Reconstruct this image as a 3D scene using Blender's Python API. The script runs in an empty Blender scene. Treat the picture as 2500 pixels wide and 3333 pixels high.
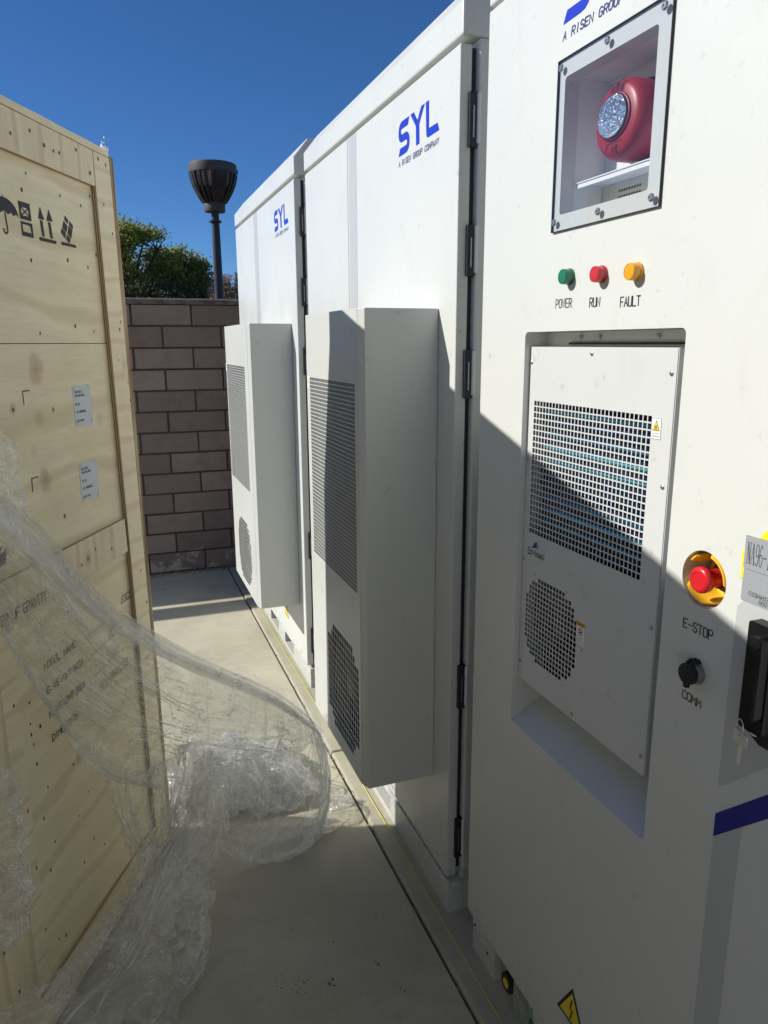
import bpy, bmesh, math, random
from mathutils import Vector, Matrix, noise
from mathutils.geometry import tessellate_polygon
random.seed(7)
S = bpy.context.scene
COL = S.collection

# ---------------------------------------------------------------- camera
cam = bpy.data.objects.new("camera", bpy.data.cameras.new("camera"))
COL.objects.link(cam)
yaw, pit, rol = math.radians(20.1314), math.radians(12.8546), math.radians(.2266)
fw = Vector((math.sin(yaw)*math.cos(pit), math.cos(yaw)*math.cos(pit), -math.sin(pit)))
rt = Vector((math.cos(yaw), -math.sin(yaw), 0)); dn = fw.cross(rt)
rt2 = rt*math.cos(rol)+dn*math.sin(rol); dn2 = -rt*math.sin(rol)+dn*math.cos(rol)
m = Matrix((rt2, -dn2, -fw)).transposed().to_4x4(); m.translation = (0, 0, 1.65)
cam.matrix_world = m
cam.data.sensor_fit = 'HORIZONTAL'; cam.data.sensor_width = 36; cam.data.lens = 36*2408.6/2500
cam.data.clip_start = .02; cam.data.clip_end = 900
S.camera = cam
# ---------------------------------------------------------------- light
SUN = Vector((-1, .355, .70)).normalized()
elev = math.asin(SUN.z)
w = bpy.data.worlds.new("World"); S.world = w; w.use_nodes = True
nt = w.node_tree; bg = nt.nodes['Background']
sky = nt.nodes.new('ShaderNodeTexSky'); sky.sky_type = 'NISHITA'; sky.sun_disc = False
sky.sun_elevation = elev; sky.sun_rotation = math.atan2(SUN.x, SUN.y)
sky.altitude = 2000; sky.air_density = .95; sky.dust_density = 0; sky.ozone_density = 10
hsv = nt.nodes.new('ShaderNodeHueSaturation'); hsv.inputs['Saturation'].default_value = 1.05; nt.links.new(sky.outputs[0], hsv.inputs['Color']); nt.links.new(hsv.outputs[0], bg.inputs[0]); bg.inputs[1].default_value = .078
sl = bpy.data.lights.new("sun", 'SUN'); sl.energy = 4.1; sl.angle = math.radians(.53); sl.color = (1, .95, .86)
so = bpy.data.objects.new("sun", sl); COL.objects.link(so)
so.rotation_euler = SUN.to_track_quat('Z', 'Y').to_euler(); so.location = SUN*20
S.view_settings.view_transform = 'Standard'; S.view_settings.look = 'None'; S.view_settings.gamma = 1
S.view_settings.exposure = .45
S.render.engine = 'CYCLES'
cy = S.cycles
cy.max_bounces = 12; cy.diffuse_bounces = 6; cy.glossy_bounces = 5; cy.transmission_bounces = 6; cy.transparent_max_bounces = 24
cy.use_denoising = True; cy.sample_clamp_indirect = 8; cy.caustics_reflective = True; cy.caustics_refractive = False

# ---------------------------------------------------------------- material helpers
def mat(name, col, rough=.5, metal=0, spec=.5, **k):
    M = bpy.data.materials.new(name); M.use_nodes = True
    b = M.node_tree.nodes['Principled BSDF']
    b.inputs['Base Color'].default_value = (*col, 1); b.inputs['Roughness'].default_value = rough
    b.inputs['Metallic'].default_value = metal; b.inputs['Specular IOR Level'].default_value = spec
    for a, v in k.items(): b.inputs[a.replace('_', ' ')].default_value = v
    return M
def N(M, t, **k):
    n = M.node_tree.nodes.new(t)
    for a, v in k.items():
        if a.startswith('i_'): n.inputs[a[2:].replace('_', ' ')].default_value = v
        else: setattr(n, a, v)
    return n
def L(M, a, b): M.node_tree.links.new(a, b)
def bsdf(M): return M.node_tree.nodes['Principled BSDF']
def coords(M, scale=(1, 1, 1), kind='Object'):
    tc = N(M, 'ShaderNodeTexCoord'); mp = N(M, 'ShaderNodeMapping'); mp.inputs['Scale'].default_value = scale
    L(M, tc.outputs[kind], mp.inputs[0]); return mp.outputs[0]
def nz(M, vec, scale, detail=4, rough=.55, dist=0):
    n = N(M, 'ShaderNodeTexNoise', i_Scale=scale, i_Detail=detail, i_Roughness=rough, i_Distortion=dist)
    L(M, vec, n.inputs['Vector']); return n.outputs['Fac']
def ramp(M, fac, stops):
    r = N(M, 'ShaderNodeValToRGB'); e = r.color_ramp.elements
    e[0].position, e[0].color = stops[0][0], (*stops[0][1], 1)
    e[1].position, e[1].color = stops[-1][0], (*stops[-1][1], 1)
    for p, c in stops[1:-1]:
        q = e.new(p); q.color = (*c, 1)
    L(M, fac, r.inputs[0]); return r.outputs[0]
def mixc(M, fac, a, b, mode='MIX'):
    n = N(M, 'ShaderNodeMix', data_type='RGBA', blend_type=mode)
    for s, v in ((n.inputs[0], fac), (n.inputs[6], a), (n.inputs[7], b)):
        if hasattr(v, 'links'): L(M, v, s)
        elif isinstance(v, (int, float)): s.default_value = v
        else: s.default_value = (*v, 1)
    return n.outputs[2]
def bump(M, h, strength=.2, dist=.01, prev=None):
    b = N(M, 'ShaderNodeBump', i_Strength=strength, i_Distance=dist); L(M, h, b.inputs['Height'])
    if prev: L(M, prev, b.inputs['Normal'])
    L(M, b.outputs[0], bsdf(M).inputs['Normal']); return b.outputs[0]

def paint(name, col, rough=.38, dirt=.5):
    M = mat(name, col, rough)
    v = coords(M)
    d = ramp(M, nz(M, v, 2.2, 6, .6, .4), [(.35, (0, 0, 0)), (.75, (1, 1, 1))])
    dk = tuple(c*f for c, f in zip(col, (.80, .78, .74)))
    c1 = mixc(M, d, col, tuple(c*(1-.05*dirt) for c in col))
    sm = ramp(M, nz(M, coords(M, (1, 1, .5)), 9, 8, .7, 1.2), [(.56, (0, 0, 0)), (.80, (.75*dirt,)*3)])
    c2 = mixc(M, sm, c1, dk)
    dr = ramp(M, nz(M, coords(M, (22, 22, .9)), 1.6, 4, .6, .2), [(.60, (0, 0, 0)), (.78, (.28*dirt,)*3)])
    c2 = mixc(M, dr, c2, dk)
    sp = N(M, 'ShaderNodeSeparateXYZ'); L(M, v, sp.inputs[0]); mr = N(M, 'ShaderNodeMapRange'); L(M, sp.outputs['Z'], mr.inputs[0])
    mr.inputs[1].default_value = 0; mr.inputs[2].default_value = .20; mr.inputs[3].default_value = .62; mr.inputs[4].default_value = .30
    ds = N(M, 'ShaderNodeMath', operation='ADD'); L(M, mr.outputs[0], ds.inputs[0]); L(M, nz(M, v, 30, 6, .7), ds.inputs[1])
    c2 = mixc(M, ramp(M, ds.outputs[0], [(.92, (0, 0, 0)), (1.0, (.5,)*3)]), c2, tuple(q*.62 for q in col))
    L(M, c2, bsdf(M).inputs['Base Color'])
    L(M, ramp(M, nz(M, v, 6, 4), [(.3, (rough-.05,)*3), (.7, (rough+.08,)*3)]), bsdf(M).inputs['Roughness'])
    pw_ = bump(M, nz(M, v, 2.4, 2, .4), .22, .012)
    bump(M, nz(M, v, 520, 2), .09, .0015, pw_)
    return M
WHITE = paint('white_powder_coat', (.60, .622, .605), .34)
ACWHITE = paint('casing_powder_coat', (.56, .58, .56), .40)
PLATEW = paint('panel_powder_coat', (.56, .58, .585), .42, .4)
INNER = paint('inner_grey_paint', (.74, .76, .78), .45, .5)
BANDG = mat('light_grey_graphic', (.45, .47, .48), .4)
NAVY = mat('navy_graphic', (.012, .012, .22), .35)
BLUE = mat('logo_blue', (.012, .035, .46), .35)
INK = mat('black_ink', (.012, .012, .016), .5)
DKBLUE = mat('dark_blue_ink', (.02, .03, .16), .5)
BLACK = mat('black_plastic', (.006, .0065, .008), .38, spec=.25)
BLACKM = mat('matt_black_rubber', (.012, .012, .013), .6)
DARK = mat('dark_interior', (.012, .014, .018), .7)
GASK = mat('gasket_dark', (.02, .024, .035), .6)
STEEL = mat('screw_steel', (.42, .43, .46), .35, .9)
NICKEL = mat('nickel_key', (.74, .74, .74), .38, .8)
SILVER = mat('silver_label', (.42, .45, .50), .35, .35)
YEL = mat('yellow_tape', (.86, .72, .02), .4)
WARN = mat('warning_yellow', (.78, .60, .02), .4)
GUARD = mat('guard_yellow', (.85, .50, .03), .35)
STOPR = mat('mushroom_red', (.55, .012, .02), .30)
PAPER = mat('white_sticker', (.78, .79, .80), .45)
PAPERG = mat('grey_paper_label', (.60, .64, .67), .6)
ORG = mat('sticker_orange', (.75, .36, .02), .45)
REDI = mat('sticker_red', (.55, .03, .03), .45)
def lens(name, col):
    M = mat(name, col, .28, Coat_Weight=.5, Subsurface_Weight=0); return M
LG, LR, LY = lens('green_lens', (.006, .16, .085)), lens('red_lens', (.50, .02, .03)), lens('amber_lens', (.72, .33, .01))
HORN = mat('alarm_red', (.32, .026, .032), .40)
HORNI = mat('alarm_ink', (.035, .004, .012), .5)
HORND = mat('alarm_base_red', (.20, .010, .014), .4)
def galv():
    M = mat('galvanised_steel', (.55, .56, .57), .38, .75); v = coords(M)
    vo = N(M, 'ShaderNodeTexVoronoi', i_Scale=28); L(M, v, vo.inputs['Vector'])
    c = ramp(M, nz(M, v, 18, 6, .7), [(.3, (.42, .43, .45)), (.7, (.72, .72, .70))])
    L(M, mixc(M, .25, c, vo.outputs['Color'], 'OVERLAY'), bsdf(M).inputs['Base Color']); return M
GALV = galv()
def coil():
    M = mat('coil_blue_sun_streaks', (.02, .10, .20), .28, .85); v = coords(M)
    wv = N(M, 'ShaderNodeTexWave', i_Scale=9.5, i_Distortion=.6, i_Detail=2, bands_direction='Z'); L(M, v, wv.inputs['Vector'])
    L(M, ramp(M, wv.outputs['Fac'], [(.25, (.012, .04, .12)), (.6, (.03, .26, .40)), (.9, (.14, .60, .74))]), bsdf(M).inputs['Base Color'])  # cyan bands put sunlit streaks into the blue coil's colour
    return M
COIL = coil()
def glassy(name, tint, a, rough=.02):
    M = bpy.data.materials.new(name); M.use_nodes = True; t = M.node_tree; t.nodes.remove(bsdf(M))
    out = t.nodes['Material Output']
    tr = N(M, 'ShaderNodeBsdfTransparent'); tr.inputs[0].default_value = (*tint, 1)
    gl = N(M, 'ShaderNodeBsdfGlossy'); gl.inputs['Roughness'].default_value = rough
    lw = N(M, 'ShaderNodeLayerWeight', i_Blend=.5)
    pw = N(M, 'ShaderNodeMath', operation='POWER'); pw.inputs[1].default_value = 4; L(M, lw.outputs['Facing'], pw.inputs[0])
    ad = N(M, 'ShaderNodeMath', operation='MULTIPLY_ADD'); ad.inputs[1].default_value = .6; ad.inputs[2].default_value = a; L(M, pw.outputs[0], ad.inputs[0])
    mx = N(M, 'ShaderNodeMixShader'); L(M, ad.outputs[0], mx.inputs[0]); L(M, tr.outputs[0], mx.inputs[1]); L(M, gl.outputs[0], mx.inputs[2])
    L(M, mx.outputs[0], out.inputs[0]); return M
ACRYL = glassy('clear_acrylic', (.95, .96, .97), .03, .03)
CLEAR = glassy('clear_lens', (.80, .86, .95), .10, .05)
def film(name, milk, gloss, cr=.5, tint=(.985, .99, .985)):
    M = bpy.data.materials.new(name); M.use_nodes = True; t = M.node_tree; t.nodes.remove(bsdf(M))
    out = t.nodes['Material Output']; v = coords(M)
    tr = N(M, 'ShaderNodeBsdfTransparent'); tr.inputs[0].default_value = (*tint, 1)
    gl = N(M, 'ShaderNodeBsdfGlossy'); gl.inputs['Roughness'].default_value = .09; gl.inputs[0].default_value = (1, 1, 1, 1)
    df = N(M, 'ShaderNodeBsdfDiffuse'); df.inputs[0].default_value = (.93, .93, .92, 1)
    tl = N(M, 'ShaderNodeBsdfTranslucent'); tl.inputs[0].default_value = (.93, .93, .92, 1)
    bp = N(M, 'ShaderNodeBump', i_Strength=.75, i_Distance=.012)
    n1 = N(M, 'ShaderNodeTexNoise', i_Scale=26, i_Detail=5, i_Roughness=.65, i_Distortion=1.5); L(M, v, n1.inputs['Vector'])
    L(M, n1.outputs['Fac'], bp.inputs['Height'])
    for s in (gl, df, tl): L(M, bp.outputs[0], s.inputs['Normal'])
    m1 = N(M, 'ShaderNodeMixShader'); m1.inputs[0].default_value = .5; L(M, df.outputs[0], m1.inputs[1]); L(M, tl.outputs[0], m1.inputs[2])
    lw = N(M, 'ShaderNodeLayerWeight', i_Blend=.5); L(M, bp.outputs[0], lw.inputs['Normal'])
    pw = N(M, 'ShaderNodeMath', operation='POWER'); pw.inputs[1].default_value = 4; L(M, lw.outputs['Facing'], pw.inputs[0])
    # stress lines: stretched film whitens along the pull, and along random creases
    def line(vec, scale, width, detail=3, dist=.6):
        n = nz(M, vec, scale, detail, .5, dist); s = N(M, 'ShaderNodeMath', operation='SUBTRACT'); L(M, n, s.inputs[0]); s.inputs[1].default_value = .5
        ab = N(M, 'ShaderNodeMath', operation='ABSOLUTE'); L(M, s.outputs[0], ab.inputs[0])
        return ramp(M, ab.outputs[0], [(0, (1, 1, 1)), (width, (0, 0, 0))])
    l1 = line(coords(M, (2.2, 17, 1), 'UV'), 1.0, .013); l2 = line(coords(M, (5, 90, 1), 'UV'), 1.0, .03); l3 = line(v, 15, .024, 4, 1.8)
    c = mixc(M, .30, l1, l2, 'ADD'); c = mixc(M, .9, c, l3, 'ADD')
    c = mixc(M, 1.0, c, ramp(M, nz(M, v, 6.5, 3, .6, .5), [(.42, (.06,)*3), (.58, (1, 1, 1))]), 'MULTIPLY')
    ml = N(M, 'ShaderNodeMath', operation='MULTIPLY', use_clamp=True); L(M, c, ml.inputs[0]); ml.inputs[1].default_value = cr
    sm = N(M, 'ShaderNodeMath', operation='MULTIPLY_ADD', use_clamp=True); L(M, pw.outputs[0], sm.inputs[0]); sm.inputs[1].default_value = .55; L(M, ml.outputs[0], sm.inputs[2])
    r = N(M, 'ShaderNodeMapRange'); L(M, sm.outputs[0], r.inputs[0]); r.inputs[3].default_value = milk; r.inputs[4].default_value = min(1, milk+.72)
    m2 = N(M, 'ShaderNodeMixShader'); L(M, r.outputs[0], m2.inputs[0]); L(M, tr.outputs[0], m2.inputs[1]); L(M, m1.outputs[0], m2.inputs[2])
    r2 = N(M, 'ShaderNodeMapRange'); L(M, pw.outputs[0], r2.inputs[0])
    r2.inputs[3].default_value = gloss; r2.inputs[4].default_value = gloss+.40
    m3 = N(M, 'ShaderNodeMixShader'); L(M, r2.outputs[0], m3.inputs[0]); L(M, m2.outputs[0], m3.inputs[1]); L(M, gl.outputs[0], m3.inputs[2])
    L(M, m3.outputs[0], out.inputs[0]); return M
FILM_M = film('clear_plastic_film', .085, .11, 1.3)
FILM_P = film('crumpled_plastic_film', .50, .16, 1.0)
FILM_C = film('smooth_clear_film', .05, .035, .14)
FILM_H = film('folded_plastic_hem', .26, .09, .5)
FILM_F = film('creased_fold_film', .42, .22, .3)

# wood ------------------------------------------------------------
def wood(name, base, dark, horiz=True, fig=1.0):
    M = mat(name, base, .62, spec=.25)
    sc = (1.3, 1, 7) if horiz else (7, 1, 1.3)
    v = coords(M, sc)
    f1 = nz(M, v, 2.0, 6, .6, 1.6*fig); wv = N(M, 'ShaderNodeTexWave', i_Scale=1.1 if fig > .6 else 2.2, i_Distortion=11*fig, i_Detail=4, bands_direction='Z' if horiz else 'X')
    L(M, coords(M, (.55, 1, 1.6) if horiz else (1.6, 1, .55)), wv.inputs['Vector']); wv.inputs['Detail Scale'].default_value = .9
    c = ramp(M, wv.outputs['Fac'], [(.0, tuple(a*.94+b*.06 for a, b in zip(base, dark))), (.5, base), (.8, tuple(min(1, a*1.03) for a in base)), (1, tuple(a*.66+b*.34 for a, b in zip(base, dark)))])
    c = mixc(M, ramp(M, f1, [(.42, (0, 0, 0)), (.75, (.55,)*3)]), c, tuple(a*.6+b*.4 for a, b in zip(base, dark)))
    fine = nz(M, coords(M, (6, 1, 160) if horiz else (160, 1, 6)), 1.5, 3, .6)
    c = mixc(M, ramp(M, fine, [(.52, (0, 0, 0)), (.8, (.35,)*3)]), c, dark)
    bl = nz(M, coords(M), 3.4, 7, .68, .9)
    c = mixc(M, ramp(M, bl, [(.48, (0, 0, 0)), (.75, (.42,)*3)]), c, tuple(a*.5+b*.5 for a, b in zip(base, dark)))
    # knots
    vo = N(M, 'ShaderNodeTexVoronoi', i_Scale=4.6, i_Randomness=1); L(M, coords(M, (1, .001, 1)), vo.inputs['Vector'])
    c = mixc(M, ramp(M, vo.outputs['Distance'], [(.025, (.85,)*3), (.05, (.25,)*3), (.13, (0, 0, 0))]), c, (.16, .085, .04))
    L(M, c, bsdf(M).inputs['Base Color'])
    bump(M, fine, .15, .002)
    return M
PLY = wood('birch_plywood', (.86, .77, .53), (.33, .23, .12))
PLY2 = wood('pale_plywood', (.86, .77, .54), (.50, .36, .19), True, .6)
PLYV = wood('plywood_upright_grain', (.80, .70, .48), (.44, .31, .16), False, .35)
def edgewood():
    M = mat('plywood_edge', (.38, .26, .14), .75, spec=.2)
    wv = N(M, 'ShaderNodeTexWave', i_Scale=60, i_Distortion=2.5, i_Detail=3, bands_direction='Y'); L(M, coords(M, (1, 1, .04)), wv.inputs['Vector'])
    L(M, ramp(M, wv.outputs['Fac'], [(.2, (.18, .11, .055)), (.5, (.38, .27, .155)), (.9, (.60, .49, .33))]), bsdf(M).inputs['Base Color']); return M
EDGE = edgewood()
SKID = mat('dark_skid_wood', (.16, .10, .055), .8)  # one even dark brown, for skids and floor specks
HOLE = mat('nail_hole_dark', (.05, .022, .012), .8)
STENCIL = mat('stencil_paint', (.022, .026, .034), .7)
MARKER = mat('marker_ink', (.02, .02, .05), .5)

def concrete(name, a, b, stain=.5):
    M = mat(name, a, .82, spec=.3); v = coords(M)
    c = ramp(M, nz(M, v, 1.6, 8, .62, .3), [(.36, b), (.64, a)])
    c = mixc(M, ramp(M, nz(M, v, 3.7, 8, .7, 1.0), [(.5, (0, 0, 0)), (.7, (stain*.5,)*3)]), c, tuple(x*.80 for x in b))
    c = mixc(M, ramp(M, nz(M, v, 140, 3, .6), [(.35, (.22,)*3), (.62, (0, 0, 0))]), c, tuple(x*.55 for x in b))
    st = ramp(M, nz(M, v, 5.5, 7, .7, .8), [(.60, (0, 0, 0)), (.78, (stain,)*3)])
    c = mixc(M, st, c, tuple(x*.62 for x in b))
    c = mixc(M, ramp(M, nz(M, v, 26, 6, .75), [(.70, (0, 0, 0)), (.80, (stain*.8,)*3)]), c, (.07, .06, .045))
    # broom strokes
    br = nz(M, coords(M, (2.2, 260, 1)), 1, 3, .7)
    c = mixc(M, ramp(M, br, [(.35, (.10,)*3), (.6, (0, 0, 0))]), c, tuple(x*.6 for x in b))
    L(M, c, bsdf(M).inputs['Base Color'])
    p = bump(M, br, .25, .0015); bump(M, nz(M, v, 180, 4, .7), .25, .002, p)
    return M
CONC = concrete('slab_concrete', (.55, .52, .41), (.42, .395, .30), .95)
PADC = concrete('pad_concrete', (.48, .455, .365), (.37, .352, .275), .8)
def dirt():
    M = mat('dirt_ground', (.16, .13, .09), .95, spec=.1)
    L(M, ramp(M, nz(M, coords(M), .9, 8, .65), [(.35, (.10, .08, .05)), (.6, (.18, .15, .10)), (.75, (.09, .11, .04))]), bsdf(M).inputs['Base Color']); return M
DIRT = dirt()
def blockm():
    M = mat('split_block', (.15, .115, .10), .9, spec=.2); v = coords(M)
    oi = N(M, 'ShaderNodeAttribute', attribute_name='tone')
    c = ramp(M, oi.outputs['Fac'], [(0, (.20, .150, .128)), (.5, (.255, .198, .17)), (1, (.315, .25, .218))])
    c = mixc(M, ramp(M, nz(M, v, 7, 8, .7, .4), [(.45, (0, 0, 0)), (.75, (.5,)*3)]), c, (.13, .09, .078))
    c = mixc(M, ramp(M, nz(M, v, 170, 3, .7), [(.5, (0, 0, 0)), (.75, (.45,)*3)]), c, (.38, .32, .29))
    # pale lime bloom near the foot of the wall
    sx = N(M, 'ShaderNodeSeparateXYZ'); L(M, v, sx.inputs[0])
    mr = N(M, 'ShaderNodeMapRange'); L(M, sx.outputs['Z'], mr.inputs[0]); mr.inputs[1].default_value = .02; mr.inputs[2].default_value = .30; mr.inputs[3].default_value = .19; mr.inputs[4].default_value = -.05
    ad = N(M, 'ShaderNodeMath', operation='ADD'); L(M, nz(M, v, 9, 8, .72, .6), ad.inputs[0]); L(M, mr.outputs[0], ad.inputs[1])
    c = mixc(M, ramp(M, ad.outputs[0], [(.65, (0, 0, 0)), (.72, (.65,)*3)]), c, (.52, .48, .42))
    L(M, c, bsdf(M).inputs['Base Color']); bump(M, nz(M, v, 75, 7, .78), .9, .008); return M
BLOCK = blockm()
MORTAR = mat('dark_mortar', (.085, .063, .056), .95, spec=.15)
bump(MORTAR, nz(MORTAR, coords(MORTAR), 150, 5), .5, .004)
COPE = mat('coping_mortar', (.17, .145, .125), .9, spec=.2)
L(COPE, ramp(COPE, nz(COPE, coords(COPE, (1, 1, 3)), 14, 7, .7), [(.35, (.07, .055, .05)), (.65, (.21, .18, .155))]), bsdf(COPE).inputs['Base Color'])
bump(COPE, nz(COPE, coords(COPE), 60, 6, .7), .6, .008)
LAMPB = mat('bronze_lamp_paint', (.035, .030, .032), .45)
L(LAMPB, ramp(LAMPB, nz(LAMPB, coords(LAMPB, (1, 1, .3)), 22, 6, .7), [(.4, (.014, .013, .018)), (.7, (.038, .033, .035))]), bsdf(LAMPB).inputs['Base Color'])
LAMPR = mat('faded_lamp_rim', (.075, .062, .058), .6)
LAMPL = mat('lamp_diffuser', (.30, .26, .20), .4)
def leafm(name, cols):
    M = mat(name, cols[1], .6, spec=.3)
    a = N(M, 'ShaderNodeAttribute', attribute_name='tone')
    L(M, ramp(M, a.outputs['Fac'], [(0, cols[0]), (.5, cols[1]), (1, cols[2])]), bsdf(M).inputs['Base Color'])
    t = M.node_tree; tl = N(M, 'ShaderNodeBsdfTranslucent'); tl.inputs[0].default_value = (*[x*1.3 for x in cols[2]], 1)
    mx = N(M, 'ShaderNodeMixShader'); mx.inputs[0].default_value = .25
    L(M, bsdf(M).outputs[0], mx.inputs[1]); L(M, tl.outputs[0], mx.inputs[2]); L(M, mx.outputs[0], t.nodes['Material Output'].inputs[0]); return M
LEAF = leafm('broad_leaves', ((.05, .08, .025), (.15, .20, .045), (.42, .42, .09)))
LEAFB = leafm('dry_leaves', ((.14, .10, .065), (.26, .18, .12), (.38, .28, .19)))
LEAFC = leafm('dark_needles', ((.018, .032, .016), (.045, .065, .026), (.10, .11, .04)))
BARK = mat('bark', (.09, .065, .045), .9)
WEED = mat('weed_green', (.06, .10, .02), .7)
LITTER = mat('dry_litter', (.36, .24, .14), .85)
STRING = mat('yellow_string', (.66, .64, .08), .7)
GREENP = mat('green_plastic', (.01, .22, .04), .5)

# ---------------------------------------------------------------- object helpers
ORIG = {}
def thing(name, label, cat, loc, group=None, rotz=0):
    o = bpy.data.objects.new(name, None); COL.objects.link(o); o.location = loc; o.rotation_euler = (0, 0, rotz)
    o.empty_display_size = .1
    o['label'] = label; o['category'] = cat
    if group: o['group'] = group
    ORIG[o] = (0, 0, 0) if rotz else Vector(loc)
    return o
def build(name, bm, material, parent=None, smooth=None, label=None, bevel=0):
    """bm holds scene coordinates (or the thing's own coordinates when the thing is turned)."""
    me = bpy.data.meshes.new(name); bm.normal_update(); bm.to_mesh(me); bm.free()
    for mm in (material if isinstance(material, (list, tuple)) else [material]): me.materials.append(mm)
    o = bpy.data.objects.new(name, me); COL.objects.link(o)
    if parent is not None:
        root = parent
        while root.parent: root = root.parent
        org = Vector(ORIG[root]); me.transform(Matrix.Translation(-org)); o.parent = parent
    if smooth is not None:
        me.shade_smooth()
        if smooth < 180:
            es = o.modifiers.new('edge', 'EDGE_SPLIT'); es.split_angle = math.radians(smooth)
    if bevel:
        b = o.modifiers.new('bevel', 'BEVEL'); b.width = bevel; b.segments = 2; b.limit_method = 'ANGLE'; b.angle_limit = math.radians(40)
        b.harden_normals = False
    if label: o['label'] = label
    return o
def solo(name, bm, material, label, cat, group=None, kind=None, **k):
    o = build(name, bm, material, None, **k)
    if kind: o['kind'] = kind
    if label: o['label'] = label
    if cat: o['category'] = cat
    if group: o['group'] = group
    return o
def box(bm, x0, x1, y0, y1, z0, z1, mi=0):
    v = [bm.verts.new(p) for p in ((x0, y0, z0), (x1, y0, z0), (x1, y1, z0), (x0, y1, z0), (x0, y0, z1), (x1, y0, z1), (x1, y1, z1), (x0, y1, z1))]
    fs = []
    for f in ((0, 3, 2, 1), (4, 5, 6, 7), (0, 1, 5, 4), (1, 2, 6, 5), (2, 3, 7, 6), (3, 0, 4, 7)):
        q = bm.faces.new([v[i] for i in f]); q.material_index = mi; fs.append(q)
    return fs
def nbm(): return bmesh.new()
class Fr:
    """flat frame: u to the right, v up, n out of the face"""
    def __init__(s, O, U, V): s.O, s.U, s.V = Vector(O), Vector(U), Vector(V); s.N = s.U.cross(s.V)
    def __call__(s, u, v, n=0): return s.O+s.U*u+s.V*v+s.N*n
def cabf(x): return Fr((x, 0, 0), (0, -1, 0), (0, 0, 1))       # u = -y
CR = Fr((0, 0, 0), (1, 0, 0), (0, 0, 1))                       # crate's own frame, n = -y
def plate(bm, F, loops, n0, n1, mi=0):
    """extruded polygon with holes, loops of (u, v), n0 back, n1 front"""
    vs = [[F(u, v, 0) for u, v in lp] for lp in loops]
    flat = [(u, v) for lp in loops for u, v in lp]
    tris = tessellate_polygon([[Vector((u, v, 0)) for u, v in lp] for lp in loops])
    fr = [bm.verts.new(F(u, v, n1)) for u, v in flat]; bk = [bm.verts.new(F(u, v, n0)) for u, v in flat]
    for a, b, c in tris:
        A, B, Cc = flat[a], flat[b], flat[c]
        ar = (B[0]-A[0])*(Cc[1]-A[1])-(Cc[0]-A[0])*(B[1]-A[1])
        if abs(ar) < 1e-12: continue
        t = (a, b, c) if ar > 0 else (a, c, b)
        try:
            bm.faces.new([fr[i] for i in t]).material_index = mi
            bm.faces.new([bk[i] for i in reversed(t)]).material_index = mi
        except ValueError: pass
    k = 0
    for lp in loops:
        n = len(lp)
        for i in range(n):
            j = (i+1) % n
            try: bm.faces.new((fr[k+i], bk[k+i], bk[k+j], fr[k+j])).material_index = mi
            except ValueError: pass
        k += n
def rect(u0, u1, v0, v1, r=0, seg=4):
    if r <= 0: return [(u0, v0), (u1, v0), (u1, v1), (u0, v1)]
    o = []
    for cx, cy_, a in ((u1-r, v0+r, -90), (u1-r, v1-r, 0), (u0+r, v1-r, 90), (u0+r, v0+r, 180)):
        for k in range(seg+1):
            t = math.radians(a+90*k/seg); o.append((cx+r*math.cos(t), cy_+r*math.sin(t)))
    return o
def circ(cu, cv, r, n=40, rv=None): return [(cu+r*math.cos(2*math.pi*k/n), cv+(rv or r)*math.sin(2*math.pi*k/n)) for k in range(n)]
def lathe(bm, F, cu, cv, prof, n=40, mi=0, ev=1.0, cap0=True, cap1=True):
    """prof = [(radius, n)], ev = stretch of v"""
    rings = []
    for r, h in prof:
        rings.append([bm.verts.new(F(cu+r*math.cos(2*math.pi*k/n), cv+r*ev*math.sin(2*math.pi*k/n), h)) for k in range(n)])
    for a, b in zip(rings, rings[1:]):
        for k in range(n):
            bm.faces.new((a[k], a[(k+1) % n], b[(k+1) % n], b[k])).material_index = mi
    if cap0: bm.faces.new(rings[0][::-1]).material_index = mi
    if cap1: bm.faces.new(rings[-1]).material_index = mi
def tube(bm, pts, r, n=8, closed=False, mi=0):
    pts = [Vector(p) for p in pts]; rings = []
    for i, p in enumerate(pts):
        a = pts[i-1] if i or closed else p; b = pts[(i+1) % len(pts)] if i < len(pts)-1 or closed else p
        t = (b-a).normalized(); s = t.cross(Vector((0, 0, 1)))
        if s.length < .05: s = t.cross(Vector((0, 1, 0)))
        s.normalize(); q = t.cross(s); rr = r[i] if isinstance(r, (list, tuple)) else r
        rings.append([bm.verts.new(p+(s*math.cos(2*math.pi*k/n)+q*math.sin(2*math.pi*k/n))*rr) for k in range(n)])
    pr = list(zip(rings, rings[1:]))+([(rings[-1], rings[0])] if closed else [])
    for a, b in pr:
        for k in range(n): bm.faces.new((a[k], a[(k+1) % n], b[(k+1) % n], b[k])).material_index = mi
    if not closed:
        bm.faces.new(rings[0][::-1]); bm.faces.new(rings[-1])
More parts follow.
